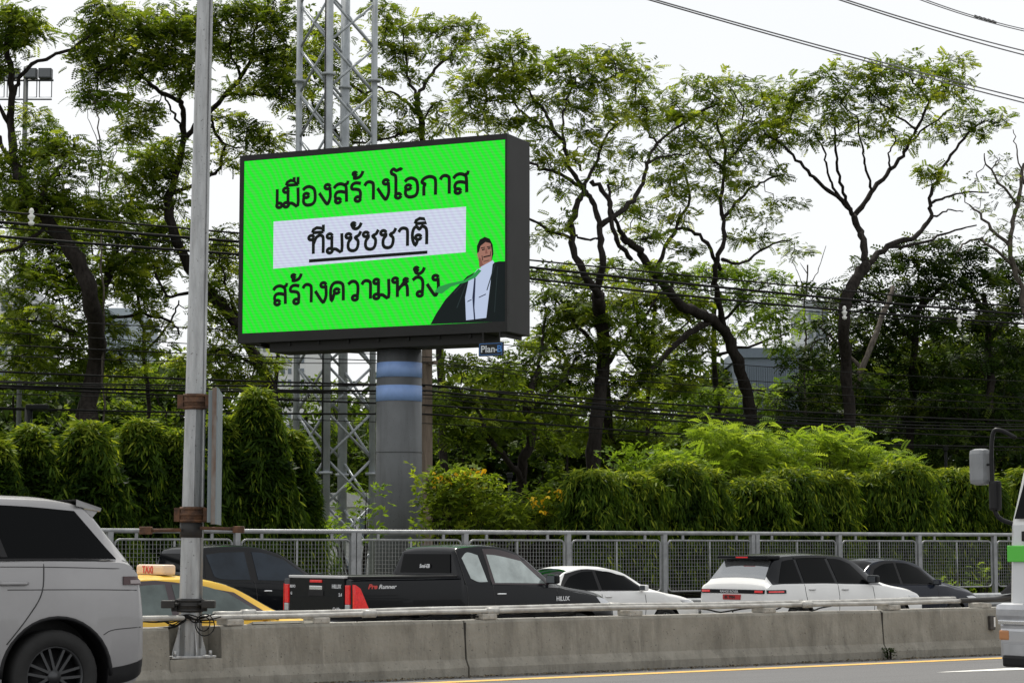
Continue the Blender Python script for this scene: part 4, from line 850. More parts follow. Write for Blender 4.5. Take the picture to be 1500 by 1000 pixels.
# --- pickups
def pickup(name, px, d, head, label, bed, cab, group, glass, second=False, wf=1.0):
    """bed: length of the load bed, cab: length from the cab's rear wall to the windscreen's foot"""
    x1 = bed; x2 = bed + cab; Lg = x2 + 1.30
    K = [(0, .55, 1.30, .86, .85, 1.325, .84), (.015, .50, 1.315, .885, .875, 1.34, .865), (x1 - .03, .42, 1.325, .90, .885, 1.35, .875), (x1, .42, 1.33, .90, .885, 1.37, .86), (x1 + .05, .40, 1.25, .90, .875, 1.76, .66), (x1 + .16, .40, 1.24, .90, .875, 1.825, .655), (x1 + .7, .40, 1.23, .90, .875, 1.855, .665), (x1 + cab * .45, .40, 1.22, .90, .87, 1.84, .665), (x1 + cab * .64, .40, 1.20, .90, .87, 1.74, .66), (x2 - .03, .40, 1.17, .90, .86, 1.26, .74), (x2 + .16, .40, 1.12, .90, .855, 1.19, .78), (x2 + .9, .42, 1.0, .89, .83, 1.07, .74), (x2 + 1.18, .50, .90, .84, .78, .95, .68), (Lg, .60, .70, .70, .66, .74, .6)]
    K = [(k[0], k[1], k[2], k[3] * wf, k[4] * wf, k[5], k[6] * wf) for k in K]
    c = Car(name, K, 1.80 * wf, corner(px, d), head, -1, label, 'pickup truck', P_BLACK, group=group, wheels=(1.02, x2 + .42), wr=.37, arch=.46, dz=ZF, n=64, crown=.02)
    z = lambda t: 1.245 - .03 * t
    if second:
        c.side([(x1 + .10, 1.26), (x1 + .6, 1.25), (x2 - .20, 1.215)], [(x1 + .16, 1.77), (x1 + cab * .5, 1.79), (x1 + cab * .70, 1.64)], .003, 'window_surround', TRIM)
        c.side([(x1 + .28, 1.33), (x1 + .45, 1.285), (x1 + .98, 1.27)], [(x1 + .18, 1.70), (x1 + .5, 1.735), (x1 + .93, 1.745)], .008, 'rear_door_glass', glass)
        c.side([(x1 + 1.13, 1.265), (x1 + 1.6, 1.25), (x2 - .22, 1.23)], [(x1 + 1.08, 1.745), (x1 + 1.35, 1.72), (x1 + cab * .70, 1.60)], .008, 'front_door_glass', glass)
        c.seam([(x1 + 1.05, 1.25), (x1 + 1.08, .9), (x1 + 1.06, .50)]); c.seam([(x1 + .10, 1.30), (x1 + .10, 1.0), (x1 - .02, .8)])
        c.handle(x1 + .32, 1.10, CHROME); c.handle(x1 + 1.3, 1.08, CHROME)
    else:
        c.side([(x1 + .24, 1.33), (x1 + .38, 1.275), (x1 + .57, 1.275)], [(x1 + .15, 1.655), (x1 + .28, 1.745), (x1 + .48, 1.70)], .008, 'quarter_window', glass)
        c.side([(x1 + .66, 1.235), (x1 + 1.2, 1.225), (x2 - .18, 1.21)], [(x1 + .60, 1.80), (x1 + .95, 1.79), (x1 + cab * .70, 1.66)], .003, 'window_visor', mat('smoke_visor', (.035, .022, .025), .25))
        c.side([(x1 + .72, 1.255), (x1 + 1.15, 1.25), (x2 - .30, 1.235)], [(x1 + .66, 1.71), (x1 + .9, 1.69), (x1 + cab * .66, 1.60)], .009, 'front_door_glass', glass)
        c.seam([(x1 + .62, 1.80), (x1 + .64, 1.4), (x1 + .67, .9), (x1 + .66, .5)]); c.seam([(x1 + .08, 1.78), (x1 + .10, 1.4), (x1 + .12, .9), (x1 + .12, .5)])
        c.handle(x1 + .82, 1.08, CHROME, .2)
    c.seam([(x2 - .12, 1.2), (x2 - .05, .9), (x2 - .05, .5)])
    # load bed: flat black sheet painted for the shaded well, and rails
    MB().box(.06, x1 - .08, -.74, .74, 1.362, 1.372).build('bed_well_shade', TRIM, c.o)
    for sy in (-1, 1): MB().rbox(.03, x1 - .02, sy * .80 - .065, sy * .80 + .065, 1.345, 1.385, .012).build('bed_rail', TRIM, c.o)
    tg_ = c.blk('tailgate', P_BLACK, -.025, .02, -.74, .74, .80, 1.36, .012)
    MB().rbox(-.032, .05, -.75, .75, 1.352, 1.392, .01).build('tailgate_cap', mat('cap_highlight', (.5, .5, .5), .4), tg_)  # cap coloured pale: the highlight along the tailgate top is painted in
    MB().rbox(-.045, -.020, -.17, .17, 1.17, 1.235, .01).build('tailgate_handle', CHROME, tg_); MB().rbox(-.04, -.024, -.16, .16, 1.285, 1.325, .005).build('brake_light', RED, tg_)
    MB().rbox(-.036, -.022, -.20, .20, 1.08, 1.16, .005).build('handle_recess', TRIM, tg_)
    for sy in (-1, 1):
        yy = .885 * sy
        c.side([(.004, .84), (.10, .84), (.30, .86)], [(.004, 1.26), (.05, 1.25), (.13, 1.20)], .010, 'tail_lamp', RED, sides=(sy,), nv=8)
        MB().rbox(-.028, .012, min(sy * .765, sy * .875), max(sy * .765, sy * .875), .96, 1.25, .008).build('tail_lamp', RED, c.o)
        MB().rbox(-.028, .012, min(sy * .765, sy * .875), max(sy * .765, sy * .875), .84, .955, .008).build('reversing_lamp', LENS, c.o)
    MB().rbox(-.14, .02, -.82, .82, .52, .70, .03).build('rear_bumper', CHROME, c.o); c.blk('number_plate', PLATE_W, -.15, -.138, -.2, .2, .58, .68)
    # cab rear window and windscreen
    f0 = .90; P = []
    for i in range(6):
        zz = 1.42 + .30 * i / 5; xx = x1 + .004 + (zz - 1.37) / .39 * .05; hw = .66 - .05 * i / 5
        P.append([Vector((xx - .012, -hw + 2 * hw * j / 8, zz)) for j in range(9)])
    c.skin(P, .008, 'rear_window', GLASSK)
    if not second: text('window_sticker', 'Soul-EB', .085, MARK_W, c.o, (x1 - .022, .12, 1.50), (R(83), 0, R(-90)), bold=.002)
    c.top(x1 + cab * .60, x2 - .05, .92, .95, .008, 'windscreen', GLASSK); c.mirror(x2 - .22, 1.24, P_BLACK if second else None, 1.15)
    c.side([(x2 + .92, .84), (x2 + 1.08, .84), (x2 + 1.2, .80)], [(x2 + .80, 1.0), (x2 + .98, .97), (x2 + 1.16, .88)], .008, 'headlamp', LENS)
    c.seam([(x2 + .05, 1.14), (x2 + .5, 1.08), (x2 + .86, 1.01)], w=.005)
    c.side([(.55, .62), (1.02, .62), (1.5, .62)], [(.60, .84), (1.02, .89), (1.45, .84)], .006, 'arch_flare', P_BLACK, nv=3) if False else None
    return c, tg_, x1, x2
c, tg_, x1, x2 = pickup('black_pickup', 520, 28.6, PHI + R(4.4), 'black extended cab pickup with red tail lamps in the middle of the traffic', 2.12, 2.12, 'black pickups in the queue', GLASSL, wf=1.07)
for (bd_, sz, y, z_) in (('HILUX', .085, -.42, 1.20), ('REVO', .06, .72, 1.20), ('2.4', .07, -.60, 1.08), ('G', .06, .70, 1.09), ('CarVip', .07, -.45, .86)):
    text('badge', bd_, sz, MARK_W, tg_, (-.027, y, z_), (R(90), 0, R(-90)), bold=.002)
def side_text(c, body, size, m, x, z_, bold=.002, sx=1.0, shear=0.0):
    yy = -(max(c.Y(x, z_), c.Y(x + size * len(body) * .5, z_ + size * .5)) + .004); return text('badge', body, size, m, c.o, (x, yy, z_), (R(90), 0, 0), bold=bold, sx=sx, shear=shear)
side_text(c, 'Pre', .10, MARK_R, .27, 1.195, .004, 1.25, .3); side_text(c, 'Runner', .09, MARK_W, .47, 1.195, .002, 1.25, .3); side_text(c, 'HILUX', .10, MARK_W, x2 - .14, .955, .003, 1.0)
c, tg_, x1, x2 = pickup('black_pickup', 182, 33.0, PHI + R(2), 'black double cab pickup with blue tinted windows behind the lamp post and taxi', 1.50, 2.50, 'black pickups in the queue', GLASSB, True)

# --- white SUV with black roof
KV = [(0, .50, .66, .72, .68, .70, .62), (.03, .42, .90, .86, .82, .94, .76), (.07, .36, 1.03, .93, .90, 1.08, .82), (.14, .30, 1.09, .95, .91, 1.16, .80), (.30, .27, 1.11, .96, .915, 1.36, .74), (.52, .25, 1.12, .965, .915, 1.60, .68), (.8, .24, 1.12, .965, .915, 1.655, .68), (1.6, .24, 1.12, .965, .91, 1.68, .68), (2.4, .24, 1.10, .965, .905, 1.65, .67), (2.85, .24, 1.09, .96, .90, 1.53, .67), (3.5, .25, 1.05, .955, .89, 1.13, .76), (3.7, .25, 1.02, .95, .88, 1.07, .80), (4.4, .30, .92, .92, .85, .96, .76), (4.7, .38, .80, .84, .78, .84, .66), (4.79, .48, .60, .7, .66, .64, .58)]
c = Car('white_suv', KV, 1.93, corner(1121, 31.6), PHI + R(3.5), -1, 'white SUV with black roof and red number plate behind the barrier', 'car', P_WHITE, cabm=P_BLACK, wheels=(.95, 3.82), wr=.37, dz=ZF, n=64)
c.side([(.42, 1.135), (.75, 1.137), (1.06, 1.137)], [(.70, 1.55), (.86, 1.575), (1.02, 1.585)], .007, 'quarter_glass', GLASSK); c.side([(1.14, 1.137), (1.6, 1.135), (2.02, 1.128)], [(1.10, 1.587), (1.5, 1.60), (1.92, 1.605)], .007, 'rear_door_glass', GLASSK)
c.side([(2.12, 1.128), (2.6, 1.118), (3.08, 1.105)], [(2.02, 1.603), (2.35, 1.58), (2.66, 1.49)], .007, 'front_door_glass', GLASSK)
c.side([(1.04, 1.60), (1.5, 1.61), (2.0, 1.61)], [(1.04, 1.625), (1.5, 1.635), (2.0, 1.64)], .014, 'rain_visor', TRIM)
c.top(.18, .47, .95, .92, .008, 'rear_window', mat('sky_lit_glass', (.30, .31, .32), .08, .8))
c.top(2.80, 3.44, .9, .93, .008, 'windscreen', GLASSK)
s_ = MB(); s_.rbox(.30, .66, -.70, .70, 1.59, 1.665, .025); o = s_.build('spoiler', P_BLACK, c.o); MB().rbox(.285, .305, -.16, .16, 1.615, 1.64, .005).build('brake_light', RED, o)
tb_ = MB().rbox(.015, .10, -.86, .86, .925, 1.005, .015).build('tail_trim', P_BLACK, c.o); text('badge', 'RANGE ROVER', .065, MARK_W, tb_, (.013, .33, .94), (R(90), 0, R(-90)), bold=.001, sx=1.15)
for sy in (-1, 1):
    P = [[Vector((x, sy * (c.Y(x, z_) + .002), z_)) for x in (.06, .15, .30, .45, .55)] for z_ in (.93, .955, .98, 1.0)]; c.skin(P, .010, 'tail_lamp', P_BLACK)
    P = [[Vector((x, sy * (c.Y(x, z_) + .010), z_)) for x in (.09, .2, .34, .48)] for z_ in (.950, .965, .98)]; c.skin(P, .008, 'lamp_lens', RED)
    MB().rbox(.008, .02, min(sy * .62, sy * .84), max(sy * .62, sy * .84), .945, .99, .004).build('lamp_lens', RED, tb_)
pl_ = c.blk('number_plate', PLATE_R, -.005, .022, -.24, .24, .805, .905, .006); text('plate_lettering', '8ฆ 9984'.replace('ฆ', 'K'), .085, INKB, pl_, (-.007, .19, .825), (R(90), 0, R(-90)), bold=.002)
c.seam([(1.10, 1.1), (1.14, .8), (1.32, .55)]); c.seam([(2.07, 1.1), (2.07, .8), (2.05, .36)]); c.seam([(3.1, 1.08), (3.12, .8), (3.08, .36)]); c.handle(1.30, 1.0, mat('handle_grey', (.55, .55, .55), .4), .2); c.handle(2.26, .99, mat('handle_grey', (0, 0, 0)), .2); c.mirror(3.05, 1.12, P_BLACK, 1.2)
c.side([(4.35, .72), (4.5, .72), (4.64, .70)], [(4.2, .84), (4.45, .84), (4.62, .80)], .006, 'headlamp', LENS)

# --- sedans further ahead
sedan('black_hatchback', corner(1232, 33.1), PHI + R(1.5), 'dark blue black car just ahead of the white SUV', P_NAVY, GLASSK, H=1.56, sc_=.98, group='dark cars ahead in the queue')
sedan('white_sedan', corner(770, 33.9), PHI + R(1), 'white sedan half hidden beyond the bonnet of the black pickup', P_WHITE, GLASSK, H=1.42)

# --- truck entering at the right edge
tcor = corner(1472, 14.7); hd_ = PHI + math.pi
truck = empty('white_truck', tcor - Matrix.Rotation(hd_, 3, 'Z') @ Vector((0, -1.0, 0)), hd_, 'white and green truck cab cut by the right edge, mirrors on bent arms', 'truck')
# local x = 0 at the front, cab extends to -x ; y -1..1
TW = paint('truck_white', (.60, .61, .62), .35); TGR = mat('truck_green', (.09, .50, .05), .4)
cab_ = MB(); pr = [(0, .55), (.02, .80), (-.02, 1.66), (-.34, 2.55), (-.50, 2.62), (-1.75, 2.62), (-1.80, 2.5), (-1.80, .6)]
cab_.add([Vector((x, y, z_)) for y in (-1, -.93, .93, 1) for x, z_ in [((px_ - (.06 if abs(y) == 1 and px_ > -.6 else 0)), pz) for px_, pz in pr]], [tuple(range(7, -1, -1)), tuple(range(24, 32))] + [(r * 8 + j, r * 8 + (j + 1) % 8, (r + 1) * 8 + (j + 1) % 8, (r + 1) * 8 + j) for r in range(3) for j in range(8)])
cab_.build('cab', TW, truck)
MB().add([Vector(p) for p in ((-.012, -.90, 1.72), (-.012, .90, 1.72), (-.30, .86, 2.50), (-.30, -.86, 2.50))], [(0, 1, 2, 3)]).build('windscreen', GLASSK, truck).location = (.010, 0, 0)
MB().rbox(-.015, .02, -.80, .80, 1.50, 1.60, .01).build('grille_bar', TRIM, truck); MB().rbox(-.01, .028, -.98, .98, 1.30, 1.46, .01).build('green_band', TGR, truck)
MB().rbox(-.015, .03, -.70, .70, .98, 1.20, .01).build('grille', TRIM, truck)
bmp = MB(); bmp.rbox(-.32, .13, -1.07, 1.07, .72, .90, .06); bmp.rbox(-.30, .10, -1.04, 1.04, .34, .74, .06); bmp = bmp.build('bumper', mat('bumper_silver', (.50, .51, .53), .3, .6, var=.3, scale=3), truck); MB().rbox(-.25, .137, -1.02, 1.02, .695, .735, .008).build('bumper_strip', CHROME, bmp)
MB().rbox(-.28, .11, -1.0, 1.0, .28, .40, .03).build('bumper_lower', TRIM, truck)
for sy in (-1, 1):
    MB().rbox(-.10, .108, min(sy * .62, sy * 1.02), max(sy * .62, sy * 1.02), .50, .66, .03).build('headlamp', LENS, truck)
    MB().rbox(-.05, .115, min(sy * .90, sy * 1.03), max(sy * .90, sy * 1.03), .54, .64, .02).build('indicator', mat('indicator_amber', (.45, .2, .08), .3), truck)
    MB().add([Vector((x, sy * 1.004, z_)) for x, z_ in ((-.20, 1.74), (-1.25, 1.70), (-1.25, 2.45), (-.46, 2.45))], [(0, 1, 2, 3)]).build('side_window', GLASSK, truck)
    arm = MB(); arm.tube(smooth_line([(-.12, sy * .96, 2.52), (-.02, sy * 1.08, 2.60), (.02, sy * 1.14, 2.55), (.03, sy * 1.15, 2.2), (.02, sy * 1.12, 1.78), (-.10, sy * .98, 1.66)], 5), .022, 8); arm.tube([(.03, sy * 1.14, 2.26), (.05, sy * 1.28, 2.26)], .014, 6)
    a_ = arm.build('mirror_arm', TRIM, truck)
    MB().rbox(-.05, .10, min(sy * 1.20, sy * 1.40), max(sy * 1.20, sy * 1.40), 2.06, 2.42, .05).build('mirror', mat('mirror_grey', (.22, .23, .24), .4, var=.3, scale=4), a_)
    MB().rbox(-.03, .06, min(sy * 1.07, sy * 1.18), max(sy * 1.07, sy * 1.18), 1.80, 2.10, .03).build('lower_mirror', TRIM, a_)
dsm = MB()
for sy in (-1, 1): dsm.tube([(-.16, sy * 1.003, 1.62), (-.16, sy * 1.003, 1.0), (-.30, sy * 1.003, .78)], .006, 5); dsm.tube([(-1.38, sy * 1.003, 2.5), (-1.38, sy * 1.003, .78)], .006, 5)
dsm.build('door_gap', INKB, truck)['kind'] = 'stuff'
for y_ in (-.45, .45): MB().tube(smooth_line([(.012, y_, 1.70), (-.02, y_ + .25, 1.78), (-.07, y_ + .45, 1.95)], 3), .012, 5).build('wiper', TRIM, truck)
MB().box(-6.0, -1.9, -1.05, 1.05, .95, 3.0).build('cargo_box', TW, truck); MB().box(-6.0, -.3, -.4, .4, .55, .95).build('chassis', TRIM, truck)
ty_, rim_, dk2 = wheel_mesh(.42, .28, 6, ALLOY)
for wx in (-.75, -4.6):
    for sy in (-1, 1): w = share('wheel', ty_, truck, (wx, sy * .86, .42), (0, 0, 0 if sy > 0 else math.pi)); share('rim', rim_, w)
# fallen board / chevron pieces at the right end of the barrier
td = tpx(1452, BD + .25)
ch = MB(); A, B2, C2, D2 = Vector((0, 0, .02)), Vector((.62, .05, .40)), Vector((1.35, .12, .05)), Vector((.55, -.18, .06))
ch.add([A, B2, C2, D2, A + Vector((0, .02, .02)), B2 + Vector((0, .02, .02)), C2 + Vector((0, .02, .02))], [(0, 3, 1), (3, 2, 1), (4, 5, 6), (0, 1, 5, 4), (1, 2, 6, 5), (0, 4, 6, 2, 3)])
bx = empty('leaning_board', rd(td, BD + .12, .78), PHI, 'dark folded board with a tan face at the right end of the pipes', 'board')
q = ch.build('dark_face', TRIM, bx)
MB().add([Vector(p) for p in ((.45, -.10, .36), (.63, .02, .41), (1.45, -.12, .33), (1.30, -.22, .10), (.98, -.2, .16))], [(0, 1, 2, 3, 4)]).build('tan_face', mat('tan_board', (.45, .29, .17), .7, var=.3), bx)
MB().box(.55, .62, -.02, .06, -.17, .05).build('board_post', TRIM, bx)

# ------------------------------------------------------------------ foliage
LEAF_A = leaf_mat('leaf_feathery', (.016, .036, .005), (.115, .180, .020), (.34, .40, .055), .6)
LEAF_B = leaf_mat('leaf_shaded_broad', (.008, .020, .004), (.030, .058, .010), (.12, .16, .024), .45)  # shade within the dense right-hand trees put into the leaf colour
LEAF_C = leaf_mat('leaf_bright', (.045, .095, .010), (.165, .265, .030), (.32, .43, .070), .58)
LEAF_H = leaf_mat('leaf_hanging', (.008, .022, .004), (.060, .112, .012), (.33, .40, .045), .5)
LEAF_D = leaf_mat('leaf_distant', (.030, .060, .010), (.095, .155, .020), (.20, .27, .045), .55)
bark = mat('bark', (.030, .026, .023), .95, col2=(.012, .010, .009), scale=5, bump=.8, bscale=14, stretch=(2, 2, .6), spec=.1)
bark_l = mat('bark_pale', (.125, .110, .095), .95, col2=(.045, .038, .032), scale=4, bump=.8, bscale=14, stretch=(2, 2, .6), spec=.1)
def frond_tpl(pairs=6, ln=1.0, leaf=.36, wid=.17, droop=.25, terminal=True):
    """feather leaf along +x: pairs of diamond leaflets"""
    V, Fc = [], []
    for k in range(pairs):
        x = ln * (.18 + .80 * k / (pairs - 1)); z = -droop * (x / ln) ** 2; l_ = leaf * (1 - .45 * abs(k / (pairs - 1) - .4))
        for s in (-1, 1):
            dx, dy, dz = .45, s * .88, -.18; b0 = len(V)
            base = np.array([x, 0, z]); d = np.array([dx, dy, dz]); d /= np.linalg.norm(d); n = np.array([dy, -dx, 0.12]) * s
            V += [base, base + d * l_ * .5 + n * wid * .5, base + d * l_, base + d * l_ * .5 - n * wid * .5]; Fc.append([b0, b0 + 1, b0 + 2, b0 + 3])
    return np.array(V, float), np.array(Fc)
def blade_tpl(ln=1.0, wid=.17, bend=.35):
    V = [];
    for t, w in ((0, .25), (.35, 1), (.72, .8), (1.0, .05)): V += [[t * ln, -w * wid / 2, -bend * t * t], [t * ln, w * wid / 2, -bend * t * t]]
    return np.array(V, float), np.array([[0, 2, 3, 1], [2, 4, 5, 3], [4, 6, 7, 5]])
def oval_tpl(n=5, leaf=.5, wid=.2):
    """sprig: n oval leaves round a short twig"""
    V, Fc = [], []
    for k in range(n):
        a = (k - (n - 1) / 2) * .75; x = .15 + .14 * k; d = np.array([math.cos(a), math.sin(a), -.15 + .12 * (k % 2)]); n_ = np.array([-math.sin(a), math.cos(a), .25 * (-1) ** k]); b0 = len(V); base = np.array([x * .7, 0, 0])
        V += [base, base + d * leaf * .5 + n_ * wid * .5, base + d * leaf, base + d * leaf * .5 - n_ * wid * .5]; Fc.append([b0, b0 + 1, b0 + 2, b0 + 3])
    return np.array(V, float), np.array(Fc)
def scatter(name, tpl, pos, az, el, roll, size, tint, material, parent, org):
    """one mesh made of many leaf sprays"""
    V, Fc = tpl; N, M_ = len(pos), len(V)
    ca, sa, ce, se, cr_, sr = np.cos(az), np.sin(az), np.cos(el), np.sin(el), np.cos(roll), np.sin(roll)
    X = np.stack([ca * ce, sa * ce, se], 1); Yv = np.stack([-sa, ca, np.zeros(N)], 1); Z = np.cross(X, Yv)
    Y2 = Yv * cr_[:, None] + Z * sr[:, None]; Z2 = -Yv * sr[:, None] + Z * cr_[:, None]
    P = pos[:, None, :] + size[:, None, None] * (V[None, :, 0:1] * X[:, None] + V[None, :, 1:2] * Y2[:, None] + V[None, :, 2:3] * Z2[:, None])
    P = P.reshape(-1, 3) - np.array(org)[None]; FF = (Fc[None] + (np.arange(N) * M_)[:, None, None]).reshape(-1, 4)
    me = bpy.data.meshes.new(name); me.vertices.add(len(P)); me.vertices.foreach_set('co', P.astype(np.float32).ravel())
    me.loops.add(FF.size); me.loops.foreach_set('vertex_index', FF.astype(np.int32).ravel())
    me.polygons.add(len(FF)); me.polygons.foreach_set('loop_start', (np.arange(len(FF)) * 4).astype(np.int32)); me.polygons.foreach_set('loop_total', np.full(len(FF), 4, np.int32))
    at_ = me.attributes.new('tint', 'FLOAT', 'FACE'); at_.data.foreach_set('value', np.repeat(tint, len(Fc)).astype(np.float32))
    me.update(calc_edges=True); me.materials.append(material)
    o = bpy.data.objects.new(name, me); COL.objects.link(o); o.parent = parent; return o
FR = frond_tpl(); FR5 = frond_tpl(5, leaf=.42, wid=.17, droop=.3); OV = oval_tpl(); BLD = blade_tpl()
LEAVES = [0]
def wave(px, py, s): return 1.5 * math.sin(px * .011 + s) + 1.2 * math.sin(py * .013 + s * 2.1) + .6 * math.sin((px + py) * .027 + s * .7)
def tree(name, label, d, limbs, pads, lm=LEAF_A, tpl=FR, size=.37, per=22, dens=1 / 240.0, cr_=.34, bk=bark, seed=1, cat='tree', tintb=.45, base=None, twig=1.0, group=None):
    """limbs: ([(px, py), ...], first width px, last width px); pads: foliage ellipses (px, py, rx, ry) of the crown; d: distance of the tree row from the road frame"""
    d = d + 4.5; rg = np.random.default_rng(seed); Wp = lambda px, py: at(px, py, Yd(px, d) + wave(px, py, seed))
    b0 = limbs[0][0][0]; s0 = F / Yd(b0[0], d); p0 = Wp(*b0); root = Vector((p0.x, p0.y, -.46))
    t = empty(name, root, 0, label, cat, group)
    nodes, rad, par = [], [], []
    tb = MB()
    for li, (pts, w0, w1) in enumerate(limbs):
        q = [Wp(*p) for p in pts]
        if li == 0: q = [Vector((p0.x, p0.y, -.46))] + ([Vector((p0.x, p0.y, p0.z * .5 - .2))] if p0.z > 1.5 else []) + q
        q = smooth_line(q, 5); n = len(q); jit = [Vector(rg.normal(0, .035, 3)) if 0 < i < n - 1 else Vector() for i in range(n)]; q = [a + j * (0 if li == 0 and i < 6 else 1) for i, (a, j) in enumerate(zip(q, jit))]
        rr = [(w0 + (w1 - w0) * (i / (n - 1)) ** .7) * .80 / 2 / s0 * (1 + .10 * math.sin(i * 2.3 + li)) for i in range(n)]
        tb.tube(q, rr, 9 if w0 > 10 else 6, cap=True)
        st = 0 if li else int(n * .45)
        for i in range(st, n): nodes.append(np.array(q[i])); rad.append(rr[i]); par.append(-1)
    trunk = tb.build('trunk', bk, t, org=root)
    # clusters of the crown
    C = []
    for px, py, rx, ry in pads:
        n = max(3, int(rx * ry * math.pi * dens)); Yc = Yd(px, d) + wave(px, py, seed); s = F / Yc; c = np.array(at(px, py, Yc))
        v = rg.normal(size=(n, 3)); v /= np.linalg.norm(v, axis=1)[:, None]; v *= rg.random(n)[:, None] ** .42
        C.append(c + v * np.array([rx, min(rx, 55) * .9, ry]) / s)
    C = np.concatenate(C); nodes = np.array(nodes); dist = np.min(np.linalg.norm(C[:, None] - nodes[None], axis=2), axis=1); C = C[np.argsort(dist)]
    nl = [n for n in nodes]; seg = []; cnt = {}
    parent_of = {}
    for c in C:
        A = np.array(nl); dd = np.linalg.norm(A - c, axis=1) + .25 * np.maximum(0, A[:, 2] - c[2]); i = int(np.argmin(dd)); a = nl[i]; L_ = np.linalg.norm(c - a)
        m1 = a + (c - a) * .35 + rg.normal(0, .10, 3) * L_ + np.array([0, 0, -.03 * L_]); m2 = a + (c - a) * .7 + rg.normal(0, .07, 3) * L_
        k = len(nl); nl += [m1, m2, c]; parent_of[k] = i; parent_of[k + 1] = k; parent_of[k + 2] = k + 1
    load = np.zeros(len(nl))
    nb = len(nodes)
    for k in range(len(nl) - 1, nb - 1, -1):
        if (k - nb) % 3 == 2: load[k] += 1
        load[parent_of[k]] += load[k]
    tw = MB()
    for k in range(nb, len(nl), 3):
        i = parent_of[k]; r0 = .0105 * math.sqrt(load[k]) * twig + .004
        if i < nb: r0 = min(r0, rad[i] * .8)
        r3 = .006
        tw.tube([nl[i], nl[k], nl[k + 1], nl[k + 2]], [r0, r0 * .92, .0105 * math.sqrt(load[k + 1]) * twig + .003, .008], 4, cap=False)
    tw.build('twigs', bk, t, org=root)['kind'] = 'stuff'
    # leaf sprays
    n = len(C) * per; ci = np.repeat(np.arange(len(C)), per); off = rg.normal(size=(n, 3)) * np.array([1, 1, .5]) * cr_ * .62
    pos = C[ci] + off; az = np.arctan2(off[:, 1], off[:, 0]) + rg.normal(0, .6, n); el = rg.normal(.05, .38, n) - .25 * (off[:, 2] < 0); roll = rg.normal(0, .55, n)
    sz = size * rg.uniform(.45, 1.3, n); ctint = rg.normal(tintb, .17, len(C)); tint = np.clip(ctint[ci] + rg.normal(0, .13, n), 0, 1)
    q = rg.random(n) < (.68 if tpl is not OV else 1.1); scatter('crown', tpl, pos[q], az[q], el[q], roll[q], sz[q], tint[q], lm, t, root); LEAVES[0] += n * len(tpl[1])
    q = ~q
    if q.any(): scatter('crown', OV, pos[q], az[q], el[q], roll[q], sz[q] * .95, tint[q], lm, t, root)
    return t
T = tree
T('feathery_tree', 'dark forked tree at the far left edge with a long bare arm', 57.5,
  [([(122, 660), (140, 545), (138, 450), (112, 380), (75, 330), (52, 306)], 44, 24), ([(52, 306), (26, 255), (15, 190), (17, 120), (11, 58), (20, 20)], 22, 8), ([(16, 145), (32, 110), (62, 88), (108, 71), (132, 52)], 9, 5),
   ([(58, 306), (68, 270), (82, 252), (96, 238)], 14, 7), ([(45, 300), (10, 225), (-10, 190)], 12, 6), ([(12, 180), (-12, 130), (-30, 90)], 9, 5), ([(75, 330), (30, 360), (-5, 372)], 10, 5)],
  [(15, 25, 42, 30), (45, 50, 18, 14), (-15, 60, 40, 60), (22, 62, 24, 12), (48, 170, 18, 22), (60, 200, 20, 22), (40, 225, 26, 22), (90, 215, 34, 20), (120, 232, 24, 14), (85, 255, 45, 20), (65, 290, 30, 22), (20, 300, 28, 40), (100, 300, 50, 28), (150, 310, 40, 30), (-10, 260, 30, 50)], seed=3, dens=1 / 225)
T('feathery_tree', 'wide feathery tree behind the steel lamp post, crown reaching the tower', 58.5,
  [([(404, 705), (404, 600), (372, 520), (330, 455), (278, 395), (252, 330), (246, 288)], 26, 17), ([(246, 288), (262, 240), (270, 175), (262, 148)], 15, 9), ([(262, 148), (228, 130), (196, 100), (168, 94), (142, 112)], 9, 4), ([(246, 288), (272, 205), (310, 160), (352, 112), (372, 82), (420, 66)], 13, 6),
   ([(312, 158), (335, 140), (380, 140), (425, 150), (445, 200)], 7, 3), ([(270, 210), (262, 180), (245, 150), (230, 132)], 6, 3), ([(250, 285), (290, 268), (318, 250), (328, 215), (312, 185), (306, 160)], 9, 5), ([(352, 112), (338, 70), (345, 30)], 6, 3), ([(372, 82), (375, 40), (400, 10)], 6, 3), ([(262, 148), (280, 90), (275, 40)], 7, 3), ([(330, 455), (290, 430), (246, 432), (228, 400)], 9, 4)],
  [(148, 38, 42, 34), (190, 40, 38, 34), (130, 70, 26, 22), (165, 82, 46, 26), (205, 80, 34, 26), (240, 50, 34, 30), (255, 22, 36, 26), (240, 95, 36, 22), (145, 108, 34, 14), (190, 112, 30, 12), (282, 60, 30, 40), (130, 138, 26, 12), (160, 148, 34, 10), (205, 148, 26, 12), (205, 172, 32, 22), (190, 192, 26, 18), (258, 118, 26, 14), (278, 120, 26, 20), (330, 22, 36, 26), (370, 18, 36, 24), (410, 30, 36, 34), (325, 60, 30, 20), (360, 70, 38, 22), (405, 80, 36, 28), (390, 120, 40, 22), (345, 130, 26, 14), (425, 125, 26, 28), (330, 165, 26, 12), (350, 185, 26, 10), (318, 200, 18, 12), (240, 215, 38, 24), (212, 240, 32, 22), (250, 250, 28, 22), (185, 258, 24, 16), (222, 278, 46, 18), (190, 298, 40, 16), (250, 300, 30, 12), (345, 215, 20, 8), (325, 238, 16, 10), (150, 140, 16, 8), (372, 195, 12, 14)], seed=11, dens=1 / 225)
